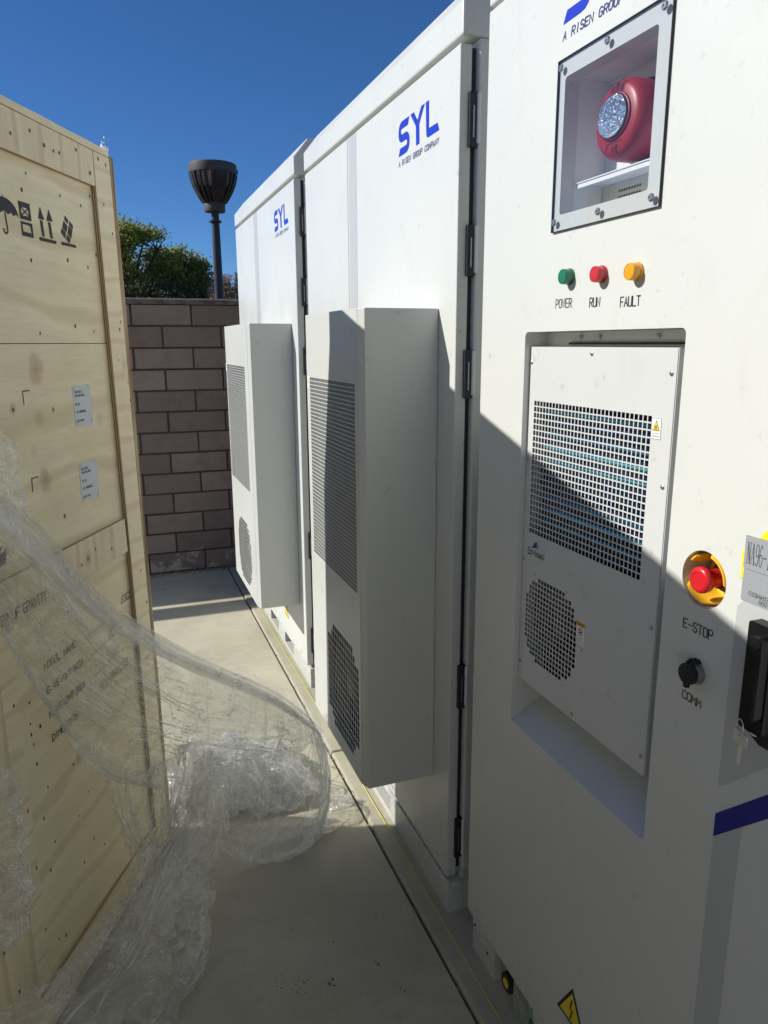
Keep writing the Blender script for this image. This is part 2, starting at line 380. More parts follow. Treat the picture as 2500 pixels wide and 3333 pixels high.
# stroke lettering, cell 4 wide 6 high
GL = {
'A': ['0,0 2,6 4,0', '.8,2.2 3.2,2.2'], 'B': ['0,0 0,6 2.8,6 3.8,5.3 3.8,3.8 2.8,3.2 0,3.2', '2.8,3.2 4,2.4 4,.8 3,0 0,0'],
'C': ['4,5 3,6 1,6 0,5 0,1 1,0 3,0 4,1'], 'D': ['0,0 0,6 2.4,6 4,4.6 4,1.4 2.4,0 0,0'], 'E': ['4,6 0,6 0,0 4,0', '0,3 3.2,3'],
'F': ['4,6 0,6 0,0', '0,3 3.2,3'], 'G': ['4,5 3,6 1,6 0,5 0,1 1,0 3,0 4,1 4,2.8 2.2,2.8'], 'H': ['0,0 0,6', '4,0 4,6', '0,3 4,3'],
'I': ['2,0 2,6'], 'K': ['0,0 0,6', '4,6 0,2.6', '1.2,3.6 4,0'], 'L': ['0,6 0,0 4,0'], 'M': ['0,0 0,6 2,2.4 4,6 4,0'], 'N': ['0,0 0,6 4,0 4,6'],
'O': ['1,0 0,1 0,5 1,6 3,6 4,5 4,1 3,0 1,0'], 'P': ['0,0 0,6 3,6 4,5.2 4,3.6 3,2.8 0,2.8'], 'R': ['0,0 0,6 3,6 4,5.2 4,3.7 3,2.9 0,2.9', '2,2.9 4,0'],
'S': ['4,5 3,6 1,6 0,5 0,4 1,3.1 3,2.9 4,2 4,1 3,0 1,0 0,1'], 'T': ['0,6 4,6', '2,6 2,0'], 'U': ['0,6 0,1 1,0 3,0 4,1 4,6'],
'V': ['0,6 2,0 4,6'], 'W': ['0,6 1,0 2,4 3,0 4,6'], 'X': ['0,0 4,6', '0,6 4,0'], 'Y': ['0,6 2,3 4,6', '2,3 2,0'], 'Z': ['0,6 4,6 0,0 4,0'],
'-': ['.6,3 3.4,3'], '!': ['2,6 2,1.8', '2,.6 2,0'], '(': ['3,6.6 1.8,5 1.8,1 3,-.6'], ')': ['1,6.6 2.2,5 2.2,1 1,-.6'], ':': ['2,4.4 2,3.8', '2,1.2 2,.6'], '.': ['2,.5 2,0'], '/': ['0,0 4,6'],
'0': ['1,0 0,1 0,5 1,6 3,6 4,5 4,1 3,0 1,0'], '1': ['.8,4.8 2.2,6 2.2,0'], '2': ['0,5 1,6 3,6 4,5 4,3.8 0,0 4,0'], '3': ['0,5.2 1,6 3,6 4,5 4,3.9 3,3.1 1.6,3.1', '3,3.1 4,2.2 4,1 3,0 1,0 0,.9'],
'6': ['3.8,5.2 3,6 1.4,6 .2,4.4 0,2 0,1 1,0 3,0 4,1 4,2.4 3,3.4 1,3.4 .1,2.6'], '8': ['1,3.1 0,3.9 0,5.2 1,6 3,6 4,5.2 4,3.9 3,3.1 1,3.1 0,2.2 0,.9 1,0 3,0 4,.9 4,2.2 3,3.1'],
'9': ['.2,.8 1,0 2.6,0 3.8,1.6 4,4 4,5 3,6 1,6 0,5 0,3.6 1,2.6 3,2.6 3.9,3.4'], '5': ['4,6 .4,6 .2,3.4 3,3.5 4,2.5 4,1 3,0 1,0 0,.8'],
'n': ['0,0 0,4', '0,3.2 1.2,4 3,4 3.6,3.2 3.6,0'], 'v': ['0,4 2,0 4,4'], 'i': ['2,0 2,4', '2,5.2 2,5.9'], 'c': ['3.6,3.4 2.8,4 1,4 0,3 0,1 1,0 2.8,0 3.6,.7'], 'o': ['1,0 0,1 0,3 1,4 2.8,4 3.8,3 3.8,1 2.8,0 1,0'], 'l': ['2,0 2,6'],
}
def strokes(bm, F, lines, wd, n0, mi=0):
    """each polyline becomes one mitred ribbon a hair above the last"""
    for k, ln in enumerate(lines):
        P = [Vector((a, b, 0)) for a, b in ln]; n = n0+.00006*(k % 7)
        closed = (P[0]-P[-1]).length < 1e-6 and len(P) > 3
        if closed: P = P[:-1]
        le, ri = [], []; m_ = len(P)
        for i, p in enumerate(P):
            a = P[i-1] if (i or closed) else None; b = P[(i+1) % m_] if (i < m_-1 or closed) else None
            d1 = (p-a).normalized() if a is not None else (b-p).normalized(); d2 = (b-p).normalized() if b is not None else d1
            n1 = Vector((-d1.y, d1.x, 0)); n2 = Vector((-d2.y, d2.x, 0)); mt = (n1+n2)
            if mt.length < .3: mt = n1
            mt.normalize(); s = min(1.7, 1/max(.3, mt.dot(n1)))*wd/2
            q = p if (a is not None and b is not None) else (p-d1*wd/2 if a is None else p+d1*wd/2)
            le.append(bm.verts.new(F(q.x+mt.x*s, q.y+mt.y*s, n))); ri.append(bm.verts.new(F(q.x-mt.x*s, q.y-mt.y*s, n)))
        rng = range(m_) if closed else range(m_-1)
        for i in rng:
            j = (i+1) % m_
            bm.faces.new((ri[i], ri[j], le[j], le[i])).material_index = mi
def text(bm, F, s, u, v, h, width, wd, n, slant=0, gap=.35, mi=0, curve=0):
    """width = total length; letters share it"""
    k = len(s); cw = width/(k-gap/(1+gap)) if k > 1 else width; lw = cw/(1+gap)
    lines = []
    for i, ch in enumerate(s):
        if ch == ' ' or ch not in GL: continue
        for st in GL[ch]:
            ln = []
            for pr in st.split():
                a, b = map(float, pr.split(',')); vv = b/6*h
                uu = u+i*cw+a/4*lw+vv*slant; ln.append((uu, v+vv))
            lines.append(ln)
    strokes(bm, F, lines, wd, n, mi)

# ================================================================= SETTING
bm = nbm(); box(bm, -260, 260, -160, 420, -.6, -.03)
solo('ground', bm, DIRT, None, None, kind='structure')
# walkway slab, with a real dark gap before the pad
XJ0, XJ1 = .7315, .7395
bm = nbm(); box(bm, -7.5, XJ0, -7, 5.46, -.15, 0)
o = solo('concrete_walkway', bm, CONC, None, None, kind='structure', bevel=.004)
for i, (ya, yb) in enumerate(((-7, -1.85), (-1.842, .40), (.408, 2.663), (2.671, 5.46))):
    bm = nbm(); box(bm, XJ1, 2.9, ya, yb, -.15, .006)
    solo('concrete_pad', bm, PADC, None, None, kind='structure', bevel=.009)
bm = nbm(); box(bm, XJ0-.001, XJ1+.001, -7, 5.46, -.14, -.018)
solo('joint_filler', bm, DARK, None, None, kind='structure')

bm = nbm(); box(bm, -9, 8, -5.2, -4.95, -.15, 4.2)  # added reflector wall out of view, bounces sunlight into the shaded faces
STUC = mat('bounce_wall_pale', (.70, .64, .52), .9)
bump(STUC, nz(STUC, coords(STUC), 60, 5), .4, .01)
bounce_wall = thing('light_bounce_wall', 'added pale wall behind the viewer, bouncing light into the shade', 'wall', (-.5, -5, 0))
build('bounce_face', bm, STUC, bounce_wall)
bm = nbm(); box(bm, -9.05, 8.05, -5.25, -4.90, 4.2, 4.3); build('cap', bm, STUC, bounce_wall, bevel=.01)
# ---- crumbs and litter in the joint, weeds at the wall foot, specks on the slab
bm = nbm(); rnd = random.Random(3)
def crumb(bm, x, y, z, r):
    vs = [bm.verts.new((x+rnd.uniform(-r, r), y+rnd.uniform(-r, r), z+rnd.uniform(0, r))) for _ in range(5)]
    try: bmesh.ops.convex_hull(bm, input=vs)
    except Exception: pass
for y, n in ((2.60, 5), (2.50, 6), (2.33, 5), (2.19, 5), (2.95, 6), (3.1, 5), (3.3, 8), (3.45, 6), (2.78, 4), (1.9, 3), (1.72, 4), (1.45, 3), (3.7, 5)):
    for _ in range(n): crumb(bm, XJ0+rnd.uniform(-.002, .012), y+rnd.uniform(-.03, .03), -.002, rnd.uniform(.003, .0075))
for _ in range(150): crumb(bm, XJ0+rnd.uniform(0, .008), rnd.uniform(1, 5.2), -.010, rnd.uniform(.003, .006))
solo('joint_litter', bm, LITTER, 'tan crumbs of dry litter caught in the dark slab joint', 'litter', kind='stuff')
bm = nbm()
for x, y, r in [(.30, 1.62, .004), (.33, 1.60, .003), (.36, 1.60, .0035), (.345, 1.575, .004), (.33, 1.56, .003), (.42, 1.58, .006), (.56, 1.60, .004), (.60, 1.50, .003), (.47, 1.72, .003), (.38, 1.80, .003), (.62, 1.76, .003), (.28, 1.34, .0025), (.45, 1.37, .003), (.50, 1.90, .003), (.58, 1.95, .0025)]:
    for _ in range(3): crumb(bm, x+rnd.uniform(-.012, .012), y+rnd.uniform(-.012, .012), 0, r)
for _ in range(70): crumb(bm, rnd.uniform(-.1, .72), rnd.uniform(1.1, 2.1), 0, rnd.uniform(.0008, .0022))
solo('slab_specks', bm, SKID, 'small dark specks scattered on the shaded concrete floor', 'debris', kind='stuff')
bm = nbm()
for _ in range(900):
    x = rnd.uniform(-.5, .95); y = 5.45-abs(rnd.gauss(0, .035)); h = rnd.uniform(.006, .03); a = rnd.uniform(0, 6.3); l = rnd.uniform(.004, .012)
    p = Vector((x, y, 0)); d = Vector((math.cos(a), math.sin(a), 0))
    v = [bm.verts.new(p-d*l*.4), bm.verts.new(p+d*l*.4), bm.verts.new(p+d*l+Vector((0, 0, h)))]
    bm.faces.new(v).material_index = rnd.choice((0, 0, 0, 1))
solo('wall_foot_weeds', bm, [LITTER, WEED], 'dry leaf litter and tiny weeds along the foot of the block wall', 'weeds', kind='stuff')

# ---- block wall
YW = 5.456
wall = thing('block_wall', 'brown split-face concrete block garden wall closing the end of the aisle', 'wall', (0, YW, 0))
bm = nbm(); box(bm, -.85, 9, YW+.008, YW+.15, -.1, 1.90)
build('mortar', bm, MORTAR, wall)
bm = nbm(); rows = 13; rh = 1.914/rows; tone = []; XW = -.85
for r in range(rows):
    z1 = 1.914-r*rh; z0 = z1-rh+.011; off = .176 if r % 2 == 0 else .376
    k0 = int((-4.2-off)/.4); 
    for k in range(k0, 14):
        x0 = max(XW, off+k*.4+.0065+rnd.uniform(-.002, .002)); x1 = off+(k+1)*.4-.0065+rnd.uniform(-.002, .002)
        if x1 < XW+.05: continue
        fs = box(bm, x0, x1, YW+rnd.uniform(-.003, .003), YW+.10, z0+rnd.uniform(-.0015, .0015), z1-.0005*0-rnd.uniform(0, .002))
        t = rnd.random()
        tone += [t]*6
o = build('blocks', bm, BLOCK, wall, bevel=.0045)
at = o.data.attributes.new('tone', 'FLOAT', 'FACE')
for i, t in enumerate(tone): at.data[i].value = t
o['kind'] = 'stuff'
bm = nbm(); prof = [(YW-.013, 1.916), (YW-.018, 1.928), (YW-.013, 1.946), (YW+.01, 1.957), (YW+.12, 1.960), (YW+.16, 1.950), (YW+.165, 1.93), (YW+.155, 1.916)]
xs = [XW+.05*i for i in range(80)]+[9]; ring = []
for x in xs:
    j = noise.noise(Vector((x*6, 1, 0)))*.003
    ring.append([bm.verts.new((x, y+j*(1 if y < YW+.05 else 0), z+j*.8)) for y, z in prof])
for a, b in zip(ring, ring[1:]):
    for k in range(len(prof)): bm.faces.new((a[k], b[k], b[(k+1) % len(prof)], a[(k+1) % len(prof)]))
bm.faces.new(ring[0]); bm.faces.new(ring[-1][::-1])
build('coping', bm, COPE, wall, smooth=50)

shade_boards = thing('shadow_boards', 'added unseen grey fence with one narrow gap, continuing the block wall behind the crate', 'blocker', (-3, YW, 0))  # added out of sight to cast the floor shadow with its light strip
FENM = mat('shadow_board_grey', (.22, .21, .20), .5, .3)
for z0, z1 in ((.02, .50), (.502, .98), (.982, 1.440), (1.557, 1.957)):
    bm = nbm(); box(bm, -5.2, XW-.01, YW+.01, YW+.022, z0, z1); build('board', bm, FENM, shade_boards, bevel=.002)
for x in (-5.2, -3.9, -2.6, XW-.07):
    bm = nbm(); box(bm, x, x+.05, YW+.0225, YW+.07, -.03, 1.98); build('post', bm, FENM, shade_boards, bevel=.003)

# ---- lamp beyond the wall
LX, LY_ = 1.354, 9.5
lamp = thing('street_lamp', 'dark bronze post lamp with ribbed bowl head standing beyond the block wall', 'street lamp', (LX, LY_, -.03))
FU = Fr((LX, LY_, 0), (1, 0, 0), (0, 1, 0))      # n = up
bm = nbm(); lathe(bm, FU, 0, 0, [(.075, -.03), (.068, 1.0), (.055, 2.2), (.046, 3.07), (.044, 3.20)], 24); build('post', bm, LAMPB, lamp, smooth=40)
bm = nbm(); lathe(bm, FU, 0, 0, [(.047, 3.055), (.072, 3.062), (.074, 3.075), (.066, 3.083), (.047, 3.086)], 28); build('collar', bm, LAMPB, lamp, smooth=30)
bm = nbm(); lathe(bm, FU, 0, 0, [(.045, 3.175), (.118, 3.178), (.122, 3.19), (.124, 3.265), (.118, 3.285), (.09, 3.29)], 36); build('neck', bm, LAMPR, lamp, smooth=35)
bowl = [(.125, 3.275), (.165, 3.33), (.205, 3.40), (.238, 3.47), (.260, 3.54), (.270, 3.60)]
bm = nbm(); lathe(bm, FU, 0, 0, [(r*.93, z) for r, z in [(.12, 3.28), (.165, 3.335), (.2, 3.40), (.212, 3.43)]], 40); build('bowl_base', bm, LAMPB, lamp, smooth=60)
bm = nbm(); lathe(bm, FU, 0, 0, [(.14, 3.41), (.215, 3.45), (.240, 3.53), (.250, 3.60)], 40); build('diffuser', bm, LAMPL, lamp, smooth=60)
for k in range(20):
    a = 2*math.pi*(k+.5)/20; bm = nbm(); d = Vector((math.cos(a), math.sin(a), 0)); t = Vector((-d.y, d.x, 0))
    wdt = .016 if k % 5 else .06
    pr = [(r, z) for r, z in bowl]; ol = []; il = []
    for r, z in pr:
        ol.append([bm.verts.new(Vector((LX, LY_, z))+d*(r+.008)+t*s*wdt) for s in (-1, 1)])
        il.append([bm.verts.new(Vector((LX, LY_, z))+d*(r-.022)+t*s*wdt) for s in (-1, 1)])
    for i in range(len(pr)-1):
        for q in ((ol[i][0], ol[i][1], ol[i+1][1], ol[i+1][0]), (il[i][1], il[i][0], il[i+1][0], il[i+1][1]), (ol[i][1], il[i][1], il[i+1][1], ol[i+1][1]), (il[i][0], ol[i][0], ol[i+1][0], il[i+1][0])): bm.faces.new(q)
    build('rib', bm, LAMPB, lamp)
bm = nbm(); lathe(bm, FU, 0, 0, [(.25, 3.592), (.276, 3.594), (.279, 3.605), (.276, 3.69), (.268, 3.702), (.20, 3.716), (.0, 3.722)][:-1], 48); build('rim', bm, LAMPR, lamp, smooth=30)
bm = nbm(); box(bm, LX+.272, LX+.292, LY_-.02, LY_+.02, 3.62, 3.66); build('latch', bm, LAMPB, lamp, bevel=.003)

# ---- trees
def leaf_cloud(bm, blobs, n, size, seed, tones, flat=.5):
    n = int(n*1.35)
    R = random.Random(seed)
    for (cx, cy_, cz, r, rz, dens) in blobs:
        for c in range(int(n*dens)):
            while 1:
                p = Vector((R.uniform(-1, 1), R.uniform(-1, 1), R.uniform(-1, 1)))
                if .35 < p.length < 1: break
            q = Vector((cx+p.x*r, cy_+p.y*r, cz+p.z*rz))
            if noise.noise(q*1.1+Vector((seed, 0, 0))) < -.20 or noise.noise(q*2.6+Vector((0, seed, 0))) < -.20: continue
            k = R.randint(5, 9); base = noise.noise(q*1.7+Vector((9, seed, 3)))*.7+.42+p.z*.18
            for _ in range(k):
                s = size*R.uniform(.6, 1.4); o_ = q+Vector((R.gauss(0, 1), R.gauss(0, 1), R.gauss(0, .8)))*size*1.3
                a = Vector((R.gauss(0, 1), R.gauss(0, 1), R.gauss(0, .6))).normalized(); b = a.orthogonal().normalized(); b.rotate(Matrix.Rotation(R.uniform(0, 6.28), 3, a))
                a2 = a.cross(b)
                v = [bm.verts.new(o_+b*s*.55), bm.verts.new(o_+a2*s*.26), bm.verts.new(o_-b*s*.55), bm.verts.new(o_-a2*s*.26)]
                bm.faces.new(v); tones.append(min(1, max(0, base+R.gauss(0, .14))))
def tree(name, label, cat, x, y, h, blobs, n, size, seed, leaf, trunk_r=.16, group=None):
    t = thing(name, label, cat, (x, y, -.03), group)
    bm = nbm(); top = Vector((x, y, h*.8))
    tube(bm, [(x, y, -.03), (x+.05, y, h*.25), (x-.03, y+.03, h*.5), top], [trunk_r, trunk_r*.8, trunk_r*.6, trunk_r*.15], 9)
    R = random.Random(seed)
    for (cx, cy_, cz, r, rz, d) in blobs:
        p0 = Vector((x, y, max(.6, min(cz-rz*.6, h*.5)))); p1 = Vector((cx, cy_, cz)); mid = (p0+p1)/2+Vector((0, 0, -.15*r))
        tube(bm, [p0, mid, p1, p1+Vector((0, 0, rz*.7))], [trunk_r*.45, trunk_r*.3, trunk_r*.16, .01], 6)
        for _ in range(7):
            e = p1+Vector((R.uniform(-1, 1)*r, R.uniform(-1, 1)*r, R.uniform(-.6, .9)*rz))*.8; tube(bm, [p1, (p1+e)/2+Vector((0, 0, .08)), e], [.03, .018, .006], 5)
    build('trunk', bm, BARK, t, smooth=60)
    bm = nbm(); tones = []; leaf_cloud(bm, blobs, n, size, seed, tones)
    o = build('crown', bm, leaf, t); at = o.data.attributes.new('tone', 'FLOAT', 'FACE')
    at.data.foreach_set('value', tones)
    return t
tree('broadleaf_tree', 'tall broadleaf tree, yellowish green on top, rising just right of the crate', 'tree', .6, 28, 5.2,
     [(.2, 28, 4.5, 1.0, 1.1, 1), (.95, 27.8, 5.05, .6, .65, .7), (1.5, 28, 5.0, .55, .6, .7), (1.95, 28, 4.80, .70, .66, .9), (1.2, 28.3, 3.9, 1.1, 1.0, 1.2), (2.2, 28.1, 3.9, .6, .6, .6), (-.8, 28, 3.8, 1.3, 1.4, 1)], 620, .10, 11, LEAF, .2)
tree('broadleaf_tree', 'lower round-topped green tree left of the lamp post', 'tree', 3.0, 28.6, 4.2,
     [(2.5, 28.4, 4.5, .55, .6, .8), (2.75, 28.6, 3.6, .8, .8, 1), (3.1, 28.4, 4.2, .5, .58, .6), (3.5, 28.5, 4.0, .42, .6, .5), (3.25, 28.6, 3.3, .5, .7, .8)], 620, .10, 23, LEAF, .16)
tree('dark_shrub', 'dark green shrub mass low behind the wall beneath the taller trees', 'shrub', 2.0, 27, 2.8,
     [(1.0, 27, 2.9, .8, .75, 1), (2.1, 27, 2.9, .8, .8, 1), (3.0, 27, 2.85, .6, .7, .8), (3.6, 27, 2.7, .5, .6, .6), (-.1, 27, 2.9, .8, .8, 1)], 650, .09, 31, LEAFC, .08)
tree('bare_shrub', 'brownish half-bare shrub directly behind the lamp post', 'shrub', 4.1, 26.5, 3.3,
     [(3.75, 26.5, 3.3, .32, .42, .6), (4.1, 26.5, 3.5, .35, .4, .6), (3.9, 26.4, 2.9, .6, .5, .8), (4.8, 26.5, 3.3, .4, .5, .6)], 430, .06, 37, LEAFB, .05)
def conifer(label, x, y, h, seed, w_=.35):
    t = thing('conifer', label, 'tree', (x, y, -.03), 'small conifer tips beyond the wall')
    bm = nbm(); tube(bm, [(x, y, -.03), (x, y, h)], [.06, .01], 6); build('trunk', bm, BARK, t)
    bm = nbm(); R = random.Random(seed); tones = []
    for i in range(1500):
        f = R.random()**.7; z = h-f*2.2; r = w_*f*R.uniform(.3, 1); a = R.uniform(0, 6.28); p = Vector((x+r*math.cos(a), y+r*math.sin(a), z))
        d = Vector((math.cos(a), math.sin(a), R.uniform(.3, 1.1))).normalized()*R.uniform(.05, .12); s = d.orthogonal().normalized()*.015
        v = [bm.verts.new(p-s), bm.verts.new(p+s), bm.verts.new(p+d)]; bm.faces.new(v); tones.append(min(1, max(0, R.gauss(.4, .25))))
    o = build('crown', bm, LEAFC, t); at = o.data.attributes.new('tone', 'FLOAT', 'FACE'); at.data.foreach_set('value', tones)
conifer('thin conifer tip between the bare shrub and the lamp post', 4.18, 27.9, 4.05, 1, .28)
conifer('narrow conifer tip just right of the lamp post', 4.62, 27.9, 4.15, 2, .3)
conifer('taller conifer tip touching the far cabinet edge', 5.02, 27.9, 4.55, 3, .32)
conifer('short conifer tip half behind the bowl lamp pole', 4.40, 28.3, 3.95, 4, .3)

# ================================================================= CABINETS
def grid_bars(bm, F, u0, u1, v0, v1, nc, nr_, bu, bv, n0, n1, mask=None):
    pu, pv = (u1-u0)/nc, (v1-v0)/nr_
    def B(a, b, c, d):
        P = [F(a, c, n0), F(b, c, n0), F(b, d, n0), F(a, d, n0), F(a, c, n1), F(b, c, n1), F(b, d, n1), F(a, d, n1)]
        v = [bm.verts.new(p) for p in P]
        for f in ((4, 5, 6, 7), (0, 4, 7, 3), (1, 2, 6, 5), (0, 1, 5, 4), (3, 7, 6, 2), (3, 2, 1, 0)): bm.faces.new([v[i] for i in f])
    # columns of solid strips between holes
    for i in range(nc+1):
        c = u0+i*pu; B(max(u0, c-bu/2), min(u1, c+bu/2), v0, v1)
    for i in range(nc):
        a, b = u0+i*pu+bu/2, u0+(i+1)*pu-bu/2
        start = v0; uc = (a+b)/2
        for j in range(nr_):
            c0, c1 = v0+j*pv+bv/2, v0+(j+1)*pv-bv/2
            if mask is None or mask(uc, (c0+c1)/2):
                B(a, b, start, c0); start = c1
        B(a, b, start, v1)
def fan(parent, F, cu, cv, r, depth):
    bm = nbm()
    lathe(bm, F, cu, cv, [(r*1.02, -depth), (r*1.02, -depth*.35), (r*1.0, -depth*.33), (r*.97, -depth)], 40, cap0=False, cap1=False)
    lathe(bm, F, cu, cv, [(r*.26, -depth), (r*.26, -depth*.45), (r*.22, -depth*.40)], 24)
    for k in range(7):
        a = 2*math.pi*k/7; ps = []
        for rr, da, h in ((.26, 0, -.9), (.26, .5, -.5), (.93, .75, -.55), (.95, .1, -.92)):
            t = a+da; ps.append(bm.verts.new(F(cu+r*rr*math.cos(t), cv+r*rr*math.sin(t), depth*h)))
        bm.faces.new(ps)
    return build('fan', bm, FANM, parent, smooth=40)
FANM = mat('fan_grey_plastic', (.10, .10, .10), .5)
LOGO = [
[(-0.0, 0.0), (0.0525, 0.0005), (0.0647, 0.0025), (0.0741, 0.0084), (0.0788, 0.0175), (0.0805, 0.0263), (0.0791, 0.0358), (0.0751, 0.0432), (0.0683, 0.0489), (0.0589, 0.0528), (0.0508, 0.0532), (0.026, 0.0526), (0.0196, 0.0546), (0.0168, 0.0599), (0.0171, 0.0655), (0.0232, 0.0673), (0.0682, 0.0674), (0.0773, 0.0865), (0.0217, 0.0864), (0.012, 0.0828), (0.0035, 0.0754), (-0.0007, 0.0651), (-0.0007, 0.0537), (0.0036, 0.0432), (0.0093, 0.0376), (0.0177, 0.0341), (0.0247, 0.0336), (0.0523, 0.0339), (0.0582, 0.0328), (0.0626, 0.0295), (0.0621, 0.0231), (0.0565, 0.0198), (0.0107, 0.0197)],
[(0.0865, 0.0868), (0.1098, 0.0871), (0.1356, 0.0612), (0.1599, 0.0886), (0.1836, 0.0886), (0.1507, 0.0534), (0.1473, 0.0481), (0.1496, 0.0022), (0.1269, 0.0015), (0.1252, 0.0455), (0.1231, 0.051)],
[(0.1907, 0.0891), (0.21, 0.0888), (0.2116, 0.0235), (0.2641, 0.0234), (0.2753, 0.0041), (0.2038, 0.003), (0.1978, 0.0069), (0.1945, 0.0146)]]
def logo(parent, D, y0, z0, s=1.0):
    F = cabf(D); bm = nbm()
    for lp in LOGO: plate(bm, F, [[(-y0+a*s, z0+b*s) for a, b in lp]], .0, .0007)
    build('logo_letters', bm, BLUE, parent)
    bm = nbm(); text(bm, F, 'A RISEN GROUP COMPANY', -y0+.0008, z0-.0262, .0132, .272*s, .0021, .0006, slant=.16, gap=.42)
    build('logo_tagline', bm, DKBLUE, parent)
def body(root, D, yn, yf, zt, zl, plx, pockets, depth=1.28, z_pl=.105):
    """lid, carcass and plinth; zt top of door, zl underside of lid"""
    # lid with sloping shoulders
    bm = nbm(); pr = [(D-.001, zl), (D-.001, zl+.068), (D+.06, zl+.142), (D+depth-.06, zl+.142), (D+depth, zl+.068), (D+depth, zl)]
    A = [bm.verts.new((x, yn, z)) for x, z in pr]; B = [bm.verts.new((x, yf, z)) for x, z in pr]
    bm.faces.new(A); bm.faces.new(B[::-1])
    for i in range(6): bm.faces.new((A[(i+1) % 6], A[i], B[i], B[(i+1) % 6]))
    build('lid', bm, WHITE, root, bevel=.005)
    bm = nbm(); box(bm, D+.044, D+depth-.01, yn+.002, yf-.002, z_pl, zl); build('carcass', bm, WHITE, root, bevel=.006)
    bm = nbm(); box(bm, D+.0302, D+.0438, yn+.022, yf-.022, z_pl+.035, zl-.018); build('gasket', bm, GASK, root)
    # plinth: bar with open fork pockets, galvanised feet strip
    bm = nbm(); F = cabf(plx)
    outer = rect(-yf, -yn, 0, z_pl-.001)
    plate(bm, F, [outer]+[rect(-b, -a, .030, z_pl-.012) for a, b in pockets], -.05, 0)
    box(bm, plx+.05, D+depth-.02, yn+.001, yf-.001, z_pl-.02, z_pl-.001)
    box(bm, plx+.0505, D+depth-.02, yn+.001, yn+.05, 0, z_pl-.0205)
    for a, b in pockets:
        for yy in (a-.003, b+.001): box(bm, plx+.0505, plx+.45, yy, yy+.002, .02, z_pl-.0205)
    return build('plinth', bm, WHITE, root, bevel=.002)
def hinges(root, D, yn, zs):
    for z0, z1 in zs:
        bm = nbm(); box(bm, D+.0215, D+.0445, yn+.004, yn+.04, z0, z1); h = build('hinge', bm, GASK, root, bevel=.001)
        bm = nbm(); tube(bm, [(D+.046, yn+.004, z0+.008), (D+.046, yn+.004, z1-.002)], .0055, 10); build('pin', bm, INNER, h, smooth=50)
        bm = nbm(); box(bm, D+.030, D+.033, yn+.001, yn+.004, z0+.02, z1-.03); build('slot', bm, STEEL, h)
COILD = mat('dark_fins', (.012, .022, .045), .45, .4)
def ac_unit(root, D, X, yn, yf, z0, z1, g, fc, fm, ch=.03, stick=True):
    bm = nbm(); pr = [(X, yn+ch), (X+.010, yn), (D-.0006, yn), (D-.0006, yf), (X+.010, yf), (X, yf-ch)]
    A = [bm.verts.new((x, y, z0)) for x, y in pr]; B = [bm.verts.new((x, y, z1)) for x, y in pr]
    bm.faces.new(A); bm.faces.new(B[::-1])
    for i in range(5): bm.faces.new((A[i+1], A[i], B[i], B[i+1]))
    case = build('air_conditioner', bm, ACWHITE, root, bevel=.0025)
    F = cabf(X); bm = nbm(); gu0, gu1, gz0, gz1, nc, nr_ = g
    fu, fz, fru, frz, R = fc; ncf, nrf = fm
    plate(bm, F, [rect(-(yf-ch), -(yn+ch), z0, z1), rect(gu0, gu1, gz0, gz1), rect(fu-fru, fu+fru, fz-frz, fz+frz)], .0002, .0006)
    grid_bars(bm, F, gu0, gu1, gz0, gz1, nc, nr_, .0026, .0024, .0003, .0006)
    grid_bars(bm, F, fu-fru, fu+fru, fz-frz, fz+frz, ncf, nrf, .0034, .0030, .0002, .0006, lambda u, v: math.hypot(u-fu, v-fz) < R)
    build('front_grille', bm, ACWHITE, case)
    bm = nbm(); box(bm, X+.016, X+.020, yn+.015, yf-.02, gz0-.03, gz1+.03); build('coil', bm, COILD, case)
    bm = nbm(); box(bm, X+.070, X+.074, yn+.02, yf-.02, z0+.01, gz0-.031)
    box(bm, X+.0205, X+.057, yn+.02, yf-.02, gz0-.045, gz0-.035); build('baffle', bm, DARK, case)
    fan(case, F, fu, fz, min(fru, frz)*.96, .060)
    if stick:
        bm = nbm(); plate(bm, F, [rect(gu0-.028, gu0-.005, gz1-.036, gz1+.001, .001)], .0006, .0011); s = build('warning_sticker', bm, PAPER, case)
        bm = nbm(); c = gu0-.0165; plate(bm, F, [[(c-.009, gz1-.020), (c+.009, gz1-.020), (c, gz1-.003)]], .0011, .0014); build('warning_triangle', bm, WARN, s)
    return case
GROUPC = 'white equipment cabinets in a row along the pad'
